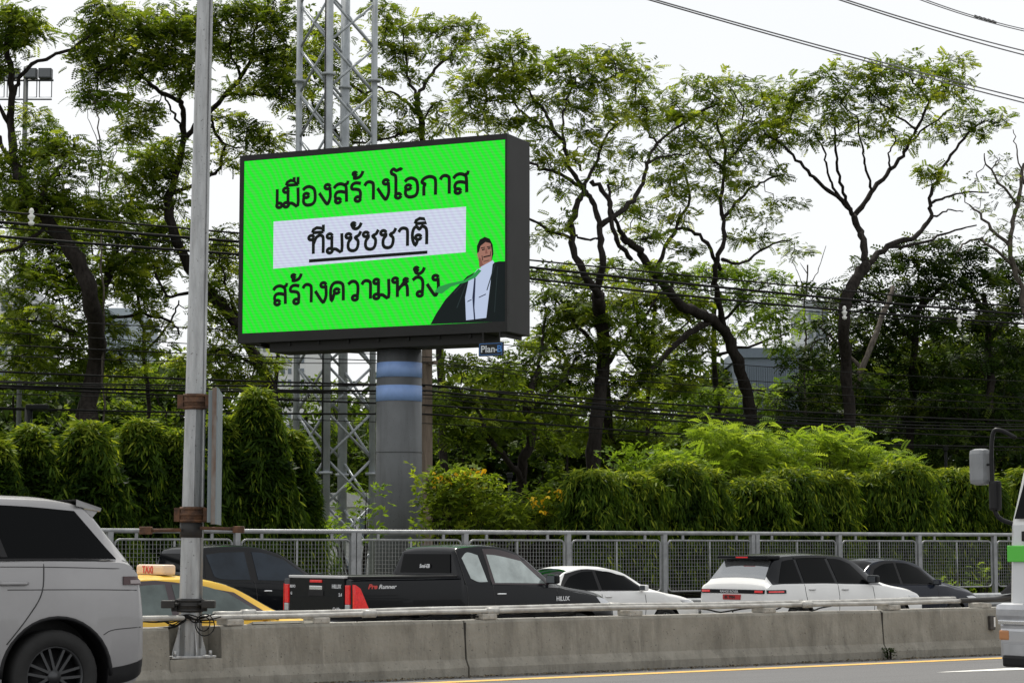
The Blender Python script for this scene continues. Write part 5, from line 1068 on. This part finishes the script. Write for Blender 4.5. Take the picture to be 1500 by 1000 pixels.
T('feathery_tree', 'thick crowned green tree behind the upper cables left of the lamp post', 60.5,
  [([(108, 660), (128, 590), (140, 500), (150, 430), (170, 370)], 38, 16), ([(150, 430), (110, 395), (70, 370)], 12, 5), ([(160, 400), (205, 360), (240, 340)], 12, 5), ([(170, 370), (176, 330), (165, 300)], 9, 4), ([(150, 470), (200, 462), (250, 470), (262, 490)], 8, 4), ([(140, 500), (90, 480), (40, 470)], 9, 4)],
  [(60, 345, 50, 26), (110, 345, 50, 28), (165, 340, 44, 26), (220, 330, 40, 20), (255, 350, 30, 24), (40, 385, 50, 22), (100, 388, 50, 26), (160, 388, 44, 28), (215, 385, 36, 22), (70, 420, 46, 20), (125, 428, 44, 24), (180, 425, 30, 20), (60, 455, 46, 16), (120, 470, 50, 22), (40, 490, 40, 16), (90, 510, 50, 22), (30, 530, 40, 20), (210, 455, 34, 12), (230, 480, 34, 10), (165, 480, 26, 14), (190, 510, 40, 14), (80, 545, 60, 20), (150, 535, 40, 18), (20, 430, 26, 20)], seed=5, tintb=.40, dens=1 / 250)
T('feathery_tree', 'small green tree showing right of the lamp post beneath the cables', 60.0,
  [([(398, 690), (400, 600), (385, 540), (352, 480), (320, 450)], 16, 8), ([(385, 540), (345, 520), (310, 505)], 8, 3), ([(352, 480), (335, 430), (325, 390)], 8, 3), ([(405, 600), (405, 540), (410, 500)], 10, 6)],
  [(325, 355, 24, 20), (335, 385, 28, 20), (318, 415, 26, 18), (335, 440, 28, 16), (312, 465, 26, 12), (340, 480, 26, 14), (330, 510, 36, 18), (370, 528, 34, 14), (300, 540, 40, 16), (345, 555, 40, 14), (395, 530, 22, 12)], seed=8, dens=1 / 225)
T('feathery_tree', 'light crowned tree behind the lattice tower and billboard top', 61.5,
  [([(650, 720), (645, 520), (632, 300), (616, 180), (611, 145)], 22, 10), ([(611, 145), (600, 118), (594, 80), (590, 40)], 7, 3), ([(611, 145), (632, 108), (655, 85), (676, 66), (690, 40)], 8, 3), ([(614, 170), (585, 140), (555, 128), (545, 105)], 7, 3), ([(618, 190), (590, 196), (560, 205), (520, 210)], 7, 3), ([(616, 180), (640, 150), (655, 150)], 5, 2)],
  [(562, 18, 30, 18), (590, 42, 34, 20), (625, 40, 28, 14), (655, 45, 26, 18), (688, 28, 18, 12), (570, 70, 28, 18), (610, 75, 36, 16), (650, 80, 26, 14), (680, 62, 22, 14), (560, 105, 26, 14), (600, 108, 26, 12), (540, 150, 26, 16), (575, 155, 30, 14), (560, 185, 40, 16), (640, 155, 28, 12), (600, 190, 26, 12), (655, 185, 16, 10), (500, 120, 22, 40), (480, 60, 30, 40), (515, 190, 30, 22), (450, 160, 22, 30), (455, 90, 26, 40), (400, 205, 24, 16), (385, 218, 18, 8)], seed=13, tintb=.52, dens=1 / 225)
T('feathery_tree', 'tall spreading tree right beside the billboard with tangled limbs', 57.0,
  [([(870, 640), (884, 540), (880, 470), (876, 432)], 30, 24), ([(876, 432), (852, 395), (838, 345), (846, 300), (856, 278)], 15, 10), ([(876, 432), (882, 380), (878, 332)], 14, 11), ([(878, 332), (868, 295), (856, 278), (834, 245), (828, 212), (812, 190), (800, 165)], 11, 6), ([(828, 212), (824, 180), (832, 140), (850, 108)], 6, 3),
   ([(856, 278), (872, 240), (884, 205), (900, 185)], 8, 4), ([(878, 332), (915, 305), (938, 275), (948, 240), (962, 210), (1005, 178), (1052, 152)], 11, 4), ([(948, 240), (975, 228), (1010, 225)], 5, 3), ([(856, 278), (820, 256), (785, 244), (760, 228)], 8, 4), ([(838, 350), (800, 335), (782, 322), (740, 300)], 7, 4), ([(800, 165), (785, 150), (770, 130), (740, 112)], 6, 3), ([(812, 190), (770, 170), (748, 150), (710, 150)], 6, 3), ([(838, 345), (862, 352), (880, 345)], 5, 4), ([(850, 250), (840, 225), (852, 215)], 4, 2), ([(866, 265), (890, 290), (900, 345), (925, 380)], 9, 9)],
  [(678, 128, 24, 22), (705, 100, 34, 26), (735, 78, 34, 22), (760, 62, 22, 12), (700, 145, 34, 20), (740, 122, 36, 24), (775, 108, 34, 24), (815, 92, 32, 18), (850, 85, 30, 16), (890, 92, 28, 16), (908, 72, 20, 12), (925, 100, 30, 20), (945, 118, 24, 18), (790, 138, 38, 18), (845, 122, 40, 20), (890, 128, 30, 22), (860, 155, 36, 14), (680, 172, 26, 12), (715, 180, 34, 14), (760, 172, 30, 14), (805, 188, 26, 10), (870, 192, 32, 16), (905, 172, 26, 18), (935, 150, 24, 18), (945, 178, 22, 18), (880, 215, 28, 12), (792, 218, 22, 12), (800, 240, 22, 8), (835, 228, 14, 8), (880, 240, 20, 12), (915, 225, 26, 12), (825, 275, 18, 8), (1000, 160, 22, 14), (1035, 145, 26, 14), (820, 330, 22, 12), (795, 350, 16, 14)], seed=21, tintb=.55)
T('feathery_tree', 'leaning tree between the billboard and the forked tree', 58.5,
  [([(1096, 650), (1098, 590), (1080, 530), (1062, 485), (1030, 462), (1000, 450)], 30, 18), ([(1000, 450), (965, 408), (940, 372), (912, 348)], 18, 12), ([(925, 360), (900, 320), (890, 270)], 10, 5), ([(1040, 470), (1000, 495), (960, 535), (925, 572), (900, 600)], 14, 8), ([(1062, 485), (1050, 430), (1048, 390), (1060, 345), (1056, 290), (1062, 230), (1050, 180)], 13, 5), ([(1055, 395), (1030, 350), (1000, 335), (965, 345), (940, 350)], 9, 4), ([(1058, 320), (1090, 285), (1120, 265), (1150, 255)], 7, 3), ([(1058, 380), (1090, 385), (1130, 358), (1160, 350)], 7, 3), ([(1060, 250), (1030, 215), (1010, 190)], 6, 3), ([(1062, 240), (1095, 205), (1120, 180)], 6, 3), ([(960, 400), (985, 340), (1010, 290), (1000, 240)], 9, 4)],
  [(985, 142, 24, 16), (1010, 118, 22, 12), (1040, 132, 30, 16), (1078, 122, 24, 14), (1105, 128, 24, 14), (1130, 140, 24, 14), (1160, 150, 22, 16), (960, 172, 20, 16), (1000, 172, 34, 20), (1050, 168, 40, 20), (1100, 165, 38, 22), (1145, 178, 30, 20), (985, 205, 34, 22), (1030, 212, 36, 20), (1085, 205, 38, 20), (1130, 208, 32, 16), (1000, 240, 36, 18), (1050, 248, 32, 18), (1095, 240, 32, 16), (965, 255, 26, 16), (990, 280, 36, 16), (1040, 285, 28, 14), (1090, 272, 34, 12), (1130, 250, 24, 12), (1150, 300, 26, 12), (1110, 318, 24, 10), (1080, 310, 22, 12), (985, 315, 34, 14), (930, 300, 26, 18), (950, 340, 34, 16), (1155, 365, 26, 12), (1120, 350, 16, 8), (1000, 365, 26, 12), (1075, 345, 16, 10), (910, 265, 18, 14)], seed=33, tintb=.5)
T('feathery_tree', 'tall umbrella crowned tree with a forked pale trunk against the sky', 58.0,
  [([(1246, 620), (1240, 540), (1236, 470), (1242, 432), (1258, 402), (1270, 388)], 22, 20), ([(1270, 388), (1262, 345), (1251, 316)], 14, 12), ([(1251, 316), (1232, 294), (1200, 268), (1178, 244), (1150, 218), (1120, 196)], 10, 4), ([(1251, 316), (1236, 288), (1228, 250), (1222, 205), (1224, 180)], 8, 4), ([(1251, 316), (1275, 282), (1305, 250), (1325, 222), (1342, 190), (1362, 150), (1380, 120)], 11, 4), ([(1305, 250), (1302, 225), (1312, 205), (1300, 180)], 5, 2), ([(1278, 280), (1268, 245), (1262, 212), (1255, 170)], 6, 3), ([(1325, 222), (1348, 195), (1395, 160)], 6, 3), ([(1232, 294), (1215, 262), (1208, 225), (1192, 190)], 6, 3),
   ([(1270, 388), (1300, 362), (1340, 345), (1362, 322), (1362, 292), (1382, 245), (1412, 202), (1442, 178)], 13, 4), ([(1362, 322), (1385, 308), (1410, 310)], 5, 2), ([(1364, 298), (1400, 284), (1448, 282)], 6, 3), ([(1300, 362), (1350, 356), (1390, 340), (1430, 330)], 8, 3), ([(1362, 150), (1340, 120), (1320, 100)], 5, 2), ([(1342, 190), (1300, 160), (1270, 130)], 5, 2)],
  [(1162, 128, 16, 10), (1185, 125, 26, 14), (1210, 105, 26, 14), (1245, 98, 28, 12), (1275, 108, 30, 16), (1310, 98, 28, 14), (1345, 96, 28, 14), (1375, 100, 26, 14), (1408, 88, 18, 12), (1395, 115, 28, 16), (1195, 150, 34, 16), (1240, 138, 36, 18), (1290, 135, 36, 18), (1340, 130, 34, 16), (1385, 138, 24, 16), (1165, 170, 24, 14), (1215, 175, 34, 16), (1265, 170, 34, 16), (1315, 162, 34, 14), (1360, 165, 26, 14), (1410, 145, 18, 10), (1400, 178, 28, 12), (1190, 205, 28, 12), (1238, 205, 28, 10), (1290, 195, 26, 12), (1380, 190, 22, 12), (1430, 165, 26, 14), (1462, 172, 20, 14), (1440, 192, 26, 8), (1142, 200, 26, 14), (1110, 190, 22, 12), (1368, 262, 18, 10), (1360, 250, 10, 6), (1330, 205, 18, 8)], seed=41, tintb=.48, dens=1 / 290, size=.42)
T('bare_twigged_tree', 'half bare brown twigged tree at the far right edge', 57.0,
  [([(1515, 700), (1512, 560), (1500, 440), (1480, 360), (1490, 300), (1500, 240)], 18, 6), ([(1480, 360), (1440, 320), (1420, 300)], 8, 3), ([(1490, 300), (1450, 250), (1442, 225)], 6, 2), ([(1495, 400), (1450, 360), (1420, 352), (1400, 370)], 7, 3), ([(1500, 270), (1490, 220), (1484, 190)], 4, 1.5)],
  [(1462, 235, 26, 14), (1492, 260, 26, 16), (1430, 262, 26, 10), (1470, 285, 34, 12), (1440, 302, 26, 10), (1488, 320, 30, 14), (1445, 340, 30, 12), (1485, 360, 26, 14), (1510, 300, 20, 60), (1410, 285, 14, 8)], seed=44, per=5, size=.34, tintb=.35, dens=1 / 200, twig=1.3, bk=bark_l)
# dense dark trees at the right and behind
T('broad_leaved_tree', 'dense dark broad leaved tree right of the forked trunk', 60.5,
  [([(1330, 700), (1335, 600), (1340, 500), (1350, 430)], 26, 10), ([(1340, 500), (1290, 440), (1250, 420)], 10, 4), ([(1350, 450), (1400, 400)], 8, 4)],
  [(1290, 395, 30, 18), (1335, 372, 34, 20), (1380, 365, 34, 22), (1250, 425, 34, 22), (1305, 430, 46, 28), (1365, 415, 46, 32), (1240, 470, 30, 24), (1290, 480, 50, 30), (1350, 475, 50, 34), (1300, 530, 56, 34), (1360, 540, 50, 36), (1240, 520, 36, 28), (1290, 590, 60, 34), (1350, 610, 60, 36), (1225, 575, 40, 30), (1222, 440, 16, 14)], LEAF_B, FR5, size=.55, per=14, seed=51, tintb=.45, dens=1 / 230)
T('broad_leaved_tree', 'dense dark tree filling the right edge above the hedge', 61.0,
  [([(1450, 700), (1450, 600), (1448, 500), (1440, 430)], 26, 10), ([(1448, 500), (1490, 440)], 10, 4), ([(1445, 460), (1410, 410)], 8, 4)],
  [(1420, 372, 40, 22), (1470, 395, 40, 26), (1425, 415, 46, 30), (1490, 440, 40, 40), (1430, 470, 50, 36), (1490, 510, 40, 40), (1430, 535, 56, 36), (1485, 590, 50, 40), (1420, 600, 60, 40), (1470, 650, 60, 30), (1400, 655, 60, 26)], LEAF_B, FR5, size=.55, per=14, seed=52, tintb=.34, dens=1 / 230)
T('broad_leaved_tree', 'shaded tree under the forked tree with leaning grey trunk', 59.5,
  [([(1232, 660), (1246, 590), (1262, 540), (1295, 460), (1308, 420)], 20, 8), ([(1262, 540), (1225, 500), (1200, 480)], 8, 4)],
  [(1195, 425, 22, 20), (1205, 480, 26, 20), (1190, 530, 40, 26), (1250, 560, 40, 26), (1180, 585, 44, 26), (1240, 620, 60, 26), (1165, 620, 40, 24)], LEAF_B, FR5, size=.5, per=14, seed=53, dens=1 / 260, tintb=.38, bk=bark_l)
T('broad_leaved_tree', 'green tree behind the dark cables under the billboard right corner', 56.5,
  [([(764, 728), (766, 680), (778, 640), (772, 590), (790, 540)], 30, 12), ([(766, 700), (748, 680), (728, 655), (700, 630)], 14, 6), ([(772, 600), (820, 560), (850, 520)], 10, 5), ([(790, 540), (795, 500), (800, 450)], 9, 4), ([(728, 655), (700, 600), (690, 560)], 8, 4)],
  [(800, 440, 20, 20), (812, 480, 26, 18), (765, 520, 34, 16), (720, 540, 40, 14), (665, 535, 34, 14), (790, 555, 34, 18), (740, 580, 44, 22), (680, 580, 40, 22), (800, 600, 34, 22), (740, 625, 50, 20), (680, 630, 44, 20), (650, 600, 26, 22), (810, 645, 30, 20)], LEAF_A, FR, size=.40, seed=61, tintb=.34, dens=1 / 225)
T('orange_flowering_tree', 'dense low tree with a few orange blossoms right of the billboard', 57.5,
  [([(896, 690), (890, 600), (884, 520), (880, 470)], 24, 12), ([(884, 540), (930, 480), (960, 440)], 10, 4), ([(884, 520), (840, 470), (815, 440)], 10, 4)],
  [(820, 425, 24, 14), (858, 435, 34, 18), (905, 430, 30, 16), (840, 465, 34, 20), (890, 470, 44, 24), (945, 465, 30, 22), (870, 510, 46, 24), (925, 515, 40, 24), (850, 545, 36, 18), (905, 555, 46, 22), (960, 545, 34, 20), (870, 590, 46, 22), (930, 600, 40, 22), (870, 640, 50, 24), (930, 650, 50, 22), (985, 400, 26, 18)], LEAF_A, FR, size=.42, per=20, seed=62, tintb=.40, dens=1 / 260)
T('feathery_tree', 'bright green low crowned tree behind the leaning trunk', 63.0,
  [([(1060, 700), (1050, 600), (1045, 500), (1050, 430)], 18, 8), ([(1048, 480), (1090, 440), (1120, 420)], 7, 3), ([(1048, 480), (1000, 430)], 7, 3), ([(1048, 520), (1120, 500), (1150, 490)], 7, 3)],
  [(1000, 400, 34, 16), (1045, 405, 36, 18), (1085, 395, 26, 16), (1120, 415, 34, 18), (1160, 435, 26, 14), (1020, 440, 40, 20), (1085, 440, 40, 20), (1140, 465, 36, 18), (1090, 480, 36, 14), (1175, 470, 22, 14), (1130, 500, 34, 12), (1020, 485, 26, 16), (1000, 525, 30, 20), (980, 570, 40, 22), (1040, 580, 44, 22), (1110, 585, 44, 22), (1160, 560, 26, 18), (1030, 630, 60, 24), (1110, 630, 40, 22)], LEAF_C, FR, size=.40, seed=63, tintb=.36, dens=1 / 225)
T('dead_sapling', 'thin bare dead sapling standing against the sky', 62.0, [([(1180, 560), (1178, 460), (1183, 388)], 6, 3), ([(1180, 420), (1196, 400), (1210, 360)], 2.5, 1.2), ([(1180, 440), (1168, 400), (1160, 380)], 2, 1.2), ([(1182, 400), (1172, 385)], 2, 1)], [(1185, 500, 10, 12), (1215, 445, 16, 14)], LEAF_B, FR5, per=2, seed=64, dens=1 / 60, size=.3, bk=bark_l)
# sapling with thin stems left
T('slender_sapling', 'slender pale stemmed sapling rising left of the lamp post', 58.0, [([(152, 560), (149, 420), (148, 300), (146, 200), (140, 150)], 5, 2.5), ([(148, 230), (132, 180), (128, 160)], 2, 1), ([(149, 330), (160, 250), (175, 205)], 2.5, 1.2)],
  [(125, 142, 16, 8), (150, 148, 22, 8), (165, 225, 16, 8), (150, 260, 20, 10), (140, 215, 10, 6), (128, 290, 14, 8)], LEAF_C, FR, per=6, seed=65, tintb=.25, dens=1 / 220, size=.42, bk=bark_l)

T('feathery_tree', 'pale green tree filling the gap behind the leaning trunk and orange blossoms', 62.0,
  [([(950, 690), (948, 600), (955, 500), (960, 420)], 14, 6), ([(950, 560), (900, 500), (860, 470)], 6, 3), ([(955, 520), (1010, 470)], 6, 3)],
  [(800, 400, 24, 14), (840, 400, 30, 20), (885, 400, 30, 20), (930, 405, 34, 22), (960, 440, 36, 24), (1010, 450, 36, 22), (910, 450, 36, 24), (850, 455, 36, 24), (805, 500, 34, 26), (960, 490, 40, 24), (1015, 500, 36, 24), (960, 540, 40, 24), (830, 560, 40, 26), (990, 560, 40, 24), (760, 560, 40, 26), (700, 560, 40, 22), (720, 610, 50, 26), (800, 620, 50, 26)], LEAF_A, FR, size=.42, seed=68, tintb=.5, dens=1 / 240)
T('feathery_tree', 'yellow green tree between the dark left trunk and the lamp post', 62.5,
  [([(215, 690), (218, 600), (210, 500), (200, 420)], 14, 6), ([(212, 520), (250, 470), (262, 440)], 6, 3)],
  [(200, 340, 34, 18), (250, 335, 20, 14), (225, 365, 34, 20), (190, 400, 34, 22), (245, 400, 26, 22), (215, 440, 34, 14), (60, 320, 40, 18), (20, 350, 34, 20), (20, 470, 40, 18), (60, 500, 40, 18), (250, 520, 26, 12), (200, 545, 34, 14), (310, 440, 20, 20), (330, 400, 20, 24), (320, 360, 24, 16)], LEAF_A, FR, size=.42, seed=69, tintb=.55, dens=1 / 330)

# distant park trees: light green crowns between the trunks
k = 0
for px, py, rx, ry, dd, lab in ((20, 560, 60, 50, 70, 'mid green park tree behind the far left trunk'), (180, 590, 60, 44, 72, 'light green park tree right of the dark left trunk'), (245, 600, 50, 50, 70, 'round green park tree behind the lamp post'),
        (350, 590, 50, 40, 74, 'pale green park tree right of the lamp post sign'), (450, 600, 60, 50, 72, 'bright park tree seen through the lattice tower'), (520, 620, 50, 60, 70, 'park tree between tower and billboard column'),
        (680, 660, 60, 40, 72, 'green park tree behind the yellow flowering shrub'), (830, 620, 60, 50, 74, 'pale park tree left of the hedge'), (960, 610, 60, 40, 76, 'park tree behind the bright fern-leaved bush'), (1120, 600, 60, 34, 80, 'park tree below the blue grey hall')):
    k += 1
    pads = []; rg = random.Random(k)
    for j in range(11): pads.append((px + rg.uniform(-1, 1) * rx, py + rg.uniform(-1, 1.3) * ry, rg.uniform(.3, .5) * rx, rg.uniform(.3, .45) * ry))
    pads += [(px, py + ry * 1.8, rx, ry * .6)]
    T('park_tree', lab, dd, [([(px + 4, 740), (px, py + ry * .6), (px - 3, py)], 8, 3)], pads, LEAF_D, OV, size=.55, per=10, seed=70 + k, dens=1 / 330, cr_=.42, tintb=rg.uniform(.3, .6), cat='tree')
# far wood that closes the view low down
rg = np.random.default_rng(99); n = 36000
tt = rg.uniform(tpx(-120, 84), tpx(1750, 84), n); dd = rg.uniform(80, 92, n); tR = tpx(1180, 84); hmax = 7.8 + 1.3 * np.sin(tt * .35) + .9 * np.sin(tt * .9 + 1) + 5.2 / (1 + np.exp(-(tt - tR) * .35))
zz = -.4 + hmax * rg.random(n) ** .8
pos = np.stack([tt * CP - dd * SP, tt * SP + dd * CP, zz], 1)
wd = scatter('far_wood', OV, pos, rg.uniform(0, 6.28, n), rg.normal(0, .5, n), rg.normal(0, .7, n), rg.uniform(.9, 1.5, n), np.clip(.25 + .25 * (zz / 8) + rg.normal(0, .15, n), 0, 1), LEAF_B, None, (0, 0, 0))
tag(wd, kind='stuff')

# ------------------------------------------------------------------ hanging-leaf hedge plants, bushes
def column_plant(px, pytop, hw, d, lab, n=4200, point=.5, name='hanging_leaf_hedge', seed=0, tintb=.40, grp=None, tip=.8):
    """mast-tree hedge plant: hanging narrow leaves on an upright body"""
    rg = np.random.default_rng(seed); Y = Yd(px, d); c = at(px, 700, Y); top = at(px, pytop, Y).z + .46; s = F / Y; R_ = hw / s; root = Vector((c.x, c.y, -.46))
    t = empty(name, root, 0, lab, 'hedge plant', grp)
    MB().tube([(0, 0, 0), (.03, 0, top * .5), (0, .02, top * .93)], [.05, .04, .015], 6).build('trunk', bark, t)
    h = rg.random(n) ** .8; z = h * top; prof = np.where(h < 1 - point * .5, 1.0, np.clip((1 - h) / (point * .5), 0, 1) ** (.5 if point < 1 else .62)); base_r = .30 if point < 1 else .08
    a = rg.uniform(0, 2 * np.pi, n); ridge = 1 + .16 * np.sin(a * 5 + h * 5 + seed) + .13 * np.sin(a * 9 - h * 14 + seed) + .13 * np.sin(h * 19 + a * 3 + seed)
    rr = R_ * (base_r + (1 - base_r) * prof) * ridge * (.72 + .34 * rg.random(n) ** .5)
    pos = np.stack([rr * np.cos(a) * 1.08, rr * np.sin(a) * .8, z], 1) + rg.normal(0, .03, (n, 3))
    el = np.clip(rg.normal(-1.0, .38, n), -1.5, .4); topm = h > .9; el[topm] += rg.uniform(.2, 1.2, topm.sum())
    clump = .5 + .5 * np.sin(a * 6 + seed) * np.sin(h * 17 + a * 3)
    odd = (rg.random(n) < .07) * rg.uniform(.2, .6, n); tint = np.clip(odd + tintb - .14 + .24 * clump + .30 * np.clip((h - tip) / (1 - tip), 0, 1) ** 1.2 + rg.normal(0, .13, n), 0, 1)  # yellow-green tips; sun shading, bright tops and dark sides, put into the tint
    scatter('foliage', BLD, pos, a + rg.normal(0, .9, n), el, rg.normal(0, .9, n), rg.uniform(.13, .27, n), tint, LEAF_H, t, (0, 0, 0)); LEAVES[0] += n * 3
    # inner leaves that close the body
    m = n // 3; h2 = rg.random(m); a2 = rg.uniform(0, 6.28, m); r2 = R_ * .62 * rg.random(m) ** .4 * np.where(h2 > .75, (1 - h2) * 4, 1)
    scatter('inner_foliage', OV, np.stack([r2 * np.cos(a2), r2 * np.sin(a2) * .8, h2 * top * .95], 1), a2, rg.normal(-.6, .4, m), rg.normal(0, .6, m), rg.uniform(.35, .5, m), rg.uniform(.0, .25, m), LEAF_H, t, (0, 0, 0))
    return t
LG = 'hanging leaf hedge plants behind the fence'
left_labels = ['low rounded hedge plant at the far left edge', 'pointed hedge plant with yellow tips near the left edge', 'broad peaked hedge plant below the dark left trunk', 'peaked hedge plant second left of the lamp post', 'hedge plant directly left of the lamp post', 'hedge plant hidden behind the lamp post sign', 'tallest hedge plant, pale tip right of the sign', 'sloping hedge plant beside the lattice tower foot']
for i, (px, pt, hw) in enumerate(((-8, 645, 62), (45, 624, 66), (125, 618, 84), (205, 615, 76), (262, 632, 62), (322, 610, 64), (376, 570, 64), (426, 632, 50))):
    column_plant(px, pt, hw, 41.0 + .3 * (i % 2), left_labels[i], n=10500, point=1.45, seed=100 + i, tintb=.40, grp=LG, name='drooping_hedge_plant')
nm = ['leftmost', 'second', 'third', 'fourth', 'fifth', 'sixth', 'seventh', 'eighth', 'ninth', 'tenth', 'eleventh', 'twelfth']
for i in range(12):
    px = 868 + i * 58 + 11 * math.sin(i * 3.7); pt = 688 + (9 * math.sin(i * 2.1)) + (5 * math.sin(i * 5.3))
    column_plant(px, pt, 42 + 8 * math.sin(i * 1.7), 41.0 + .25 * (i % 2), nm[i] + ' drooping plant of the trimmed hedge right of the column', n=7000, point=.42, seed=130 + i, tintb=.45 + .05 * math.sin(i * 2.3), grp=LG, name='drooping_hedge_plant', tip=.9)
def bush(name, label, d, pads, lm, tpl, size, per, dens, seed, tintb, flowers=None, up=.5, wv=.25, sp=.17):
    rg = np.random.default_rng(seed); p0 = pads[0]; Y = Yd(p0[0], d); c0 = at(p0[0], 760, Y); root = Vector((c0.x, c0.y, -.46)); t = empty(name, root, 0, label, 'shrub')
    C = []
    for px, py, rx, ry in pads:
        n = max(3, int(rx * ry * math.pi * dens)); Yc = Yd(px, d) + wave(px, py, seed) * wv; s = F / Yc; v = rg.normal(size=(n, 3)); v /= np.linalg.norm(v, axis=1)[:, None]; v *= rg.random(n)[:, None] ** .4
        C.append(np.array(at(px, py, Yc)) + v * np.array([rx, min(rx, 60) * .8, ry]) / s)
    C = np.concatenate(C); n = len(C) * per; ci = np.repeat(np.arange(len(C)), per); off = rg.normal(size=(n, 3)) * sp
    az = np.arctan2(off[:, 1], off[:, 0]) + rg.normal(0, .5, n); tint = np.clip(rg.normal(tintb, .12, len(C))[ci] + rg.normal(0, .10, n), 0, 1)
    st = MB()
    for i in range(0, len(C), max(1, len(C) // 40)): st.tube([root + Vector(rg.normal(0, .15, 3) * np.array([1, 1, 0])), Vector((root * .4 + Vector(C[i]) * .6)), Vector(C[i])], [.03, .02, .008], 4, cap=False)
    st.build('stems', bark, t, org=root)['kind'] = 'stuff'
    scatter('foliage', tpl, C[ci] + off, az, rg.normal(up, .35, n), rg.normal(0, .5, n), size * rg.uniform(.7, 1.2, n), tint, lm, t, root)
    if flowers:
        fp, fm_ = flowers; P = []
        for px, py, rx, ry, m in fp:
            Yc = Yd(px, d) - .7; s = F / Yc
            for _ in range(m): P.append(np.array(at(px + rg.uniform(-rx, rx), py + rg.uniform(-ry, ry), Yc + rg.uniform(-.3, .3))))
        P = np.array(P); k = len(P)
        scatter('blossoms', oval_tpl(6, .5, .42), P, rg.uniform(0, 6.28, k), rg.uniform(.1, 1.2, k), rg.normal(0, 1, k), rg.uniform(.08, .15, k), rg.random(k), fm_, t, root)['kind'] = 'stuff'
    return t
FLW = leaf_mat('yellow_blossom', (.55, .30, .01), (.70, .45, .02), (.80, .60, .06), .3)
FLO = leaf_mat('orange_blossom', (.40, .10, .01), (.50, .16, .02), (.55, .20, .03), .3)
bush('fern_leaved_bush', 'bright lime green fern-leaved bush above the middle of the hedge', 43.5, [(1080, 650, 46, 24), (1060, 680, 50, 22), (1045, 640, 30, 18), (1110, 650, 40, 18), (1120, 680, 50, 24), (1150, 665, 36, 20), (1000, 690, 50, 20), (1150, 700, 50, 20)], LEAF_C, frond_tpl(7, leaf=.32, wid=.12, droop=.55), .36, 20, 1 / 220, 201, .62, up=.35)
bush('fern_leaved_bush', 'second lime green fern-leaved bush, right of the brightest one', 43.8, [(1205, 660, 36, 22), (1240, 655, 36, 20), (1270, 670, 40, 20), (1230, 690, 60, 20), (1300, 685, 36, 18), (1320, 700, 30, 16), (1200, 645, 20, 12)], LEAF_C, frond_tpl(7, leaf=.32, wid=.12, droop=.55), .36, 20, 1 / 220, 202, .55, up=.35)
bush('glossy_bush', 'mid green leafy bush rising behind the left end of the right hedge', 43.0, [(920, 672, 34, 12), (960, 676, 40, 14), (1000, 684, 36, 14), (900, 690, 30, 14), (940, 695, 60, 16)], LEAF_C, OV, .40, 9, 1 / 260, 203, .35, up=.3)
bush('yellow_flowering_shrub', 'shrub full of yellow blossoms right of the billboard column', 42.2, [(655, 705, 30, 18), (690, 712, 34, 20), (650, 745, 34, 24), (695, 750, 40, 26), (735, 735, 30, 22), (635, 725, 16, 30), (740, 765, 40, 20), (670, 775, 50, 16)], LEAF_A, OV, .34, 12, 1 / 190, 204, .50, ([(660, 700, 26, 10, 26), (690, 705, 20, 14, 24), (650, 712, 18, 8, 12), (700, 695, 8, 6, 8), (690, 745, 12, 8, 3)], FLW), up=.2)
bush('yellow_flowering_shrub', 'second yellow flowering shrub beside the hedge left end', 42.0, [(800, 745, 34, 24), (830, 755, 26, 24), (765, 752, 26, 18), (800, 770, 50, 16), (820, 725, 20, 10)], LEAF_A, OV, .34, 12, 1 / 190, 205, .52, ([(790, 735, 16, 8, 10), (812, 725, 14, 6, 10), (800, 748, 16, 6, 6), (828, 730, 10, 6, 5)], FLW), up=.2)
bush('low_shrub', 'low green shrub at the foot of the lattice tower', 42.5, [(530, 765, 16, 12), (480, 772, 22, 8), (510, 780, 30, 8), (542, 720, 6, 26)], LEAF_C, OV, .32, 8, 1 / 260, 206, .35, up=.3)
bush('low_shrub', 'thin weeds growing along the fence foot at the right', 38.6, [(1440, 845, 14, 10), (1240, 845, 8, 6), (1400, 860, 20, 5), (700, 850, 20, 8), (860, 850, 16, 10)], LEAF_C, OV, .20, 5, 1 / 60, 207, .5, up=.5)
b_ = bush('joint_weed', 'small weed growing from the barrier joint at the yellow line', BD - .14, [(1301, 954, 6, 6)], LEAF_B, OV, .06, 7, 1 / 14, 208, .3, up=.4, wv=0, sp=.02)
print('leaf quads', LEAVES[0], 'tris', sum(len(o.data.polygons) * 2 for o in sc.objects if o.type == 'MESH'))
# dead leaves and grit gathered along the barrier foot
tt, dd = LITTER; n = len(tt); P = np.stack([tt * CP - dd * SP, tt * SP + dd * CP, np.full(n, .012)], 1)
LITM = leaf_mat('litter', (.05, .035, .02), (.12, .09, .05), (.26, .22, .15), .1)
o = scatter('leaf_litter', oval_tpl(2, .5, .3), P, RNG.uniform(0, 6.28, n), RNG.normal(0, .15, n), RNG.normal(0, .3, n), RNG.uniform(.02, .07, n), RNG.random(n), LITM, None, (0, 0, 0))
tag(o, kind='stuff')
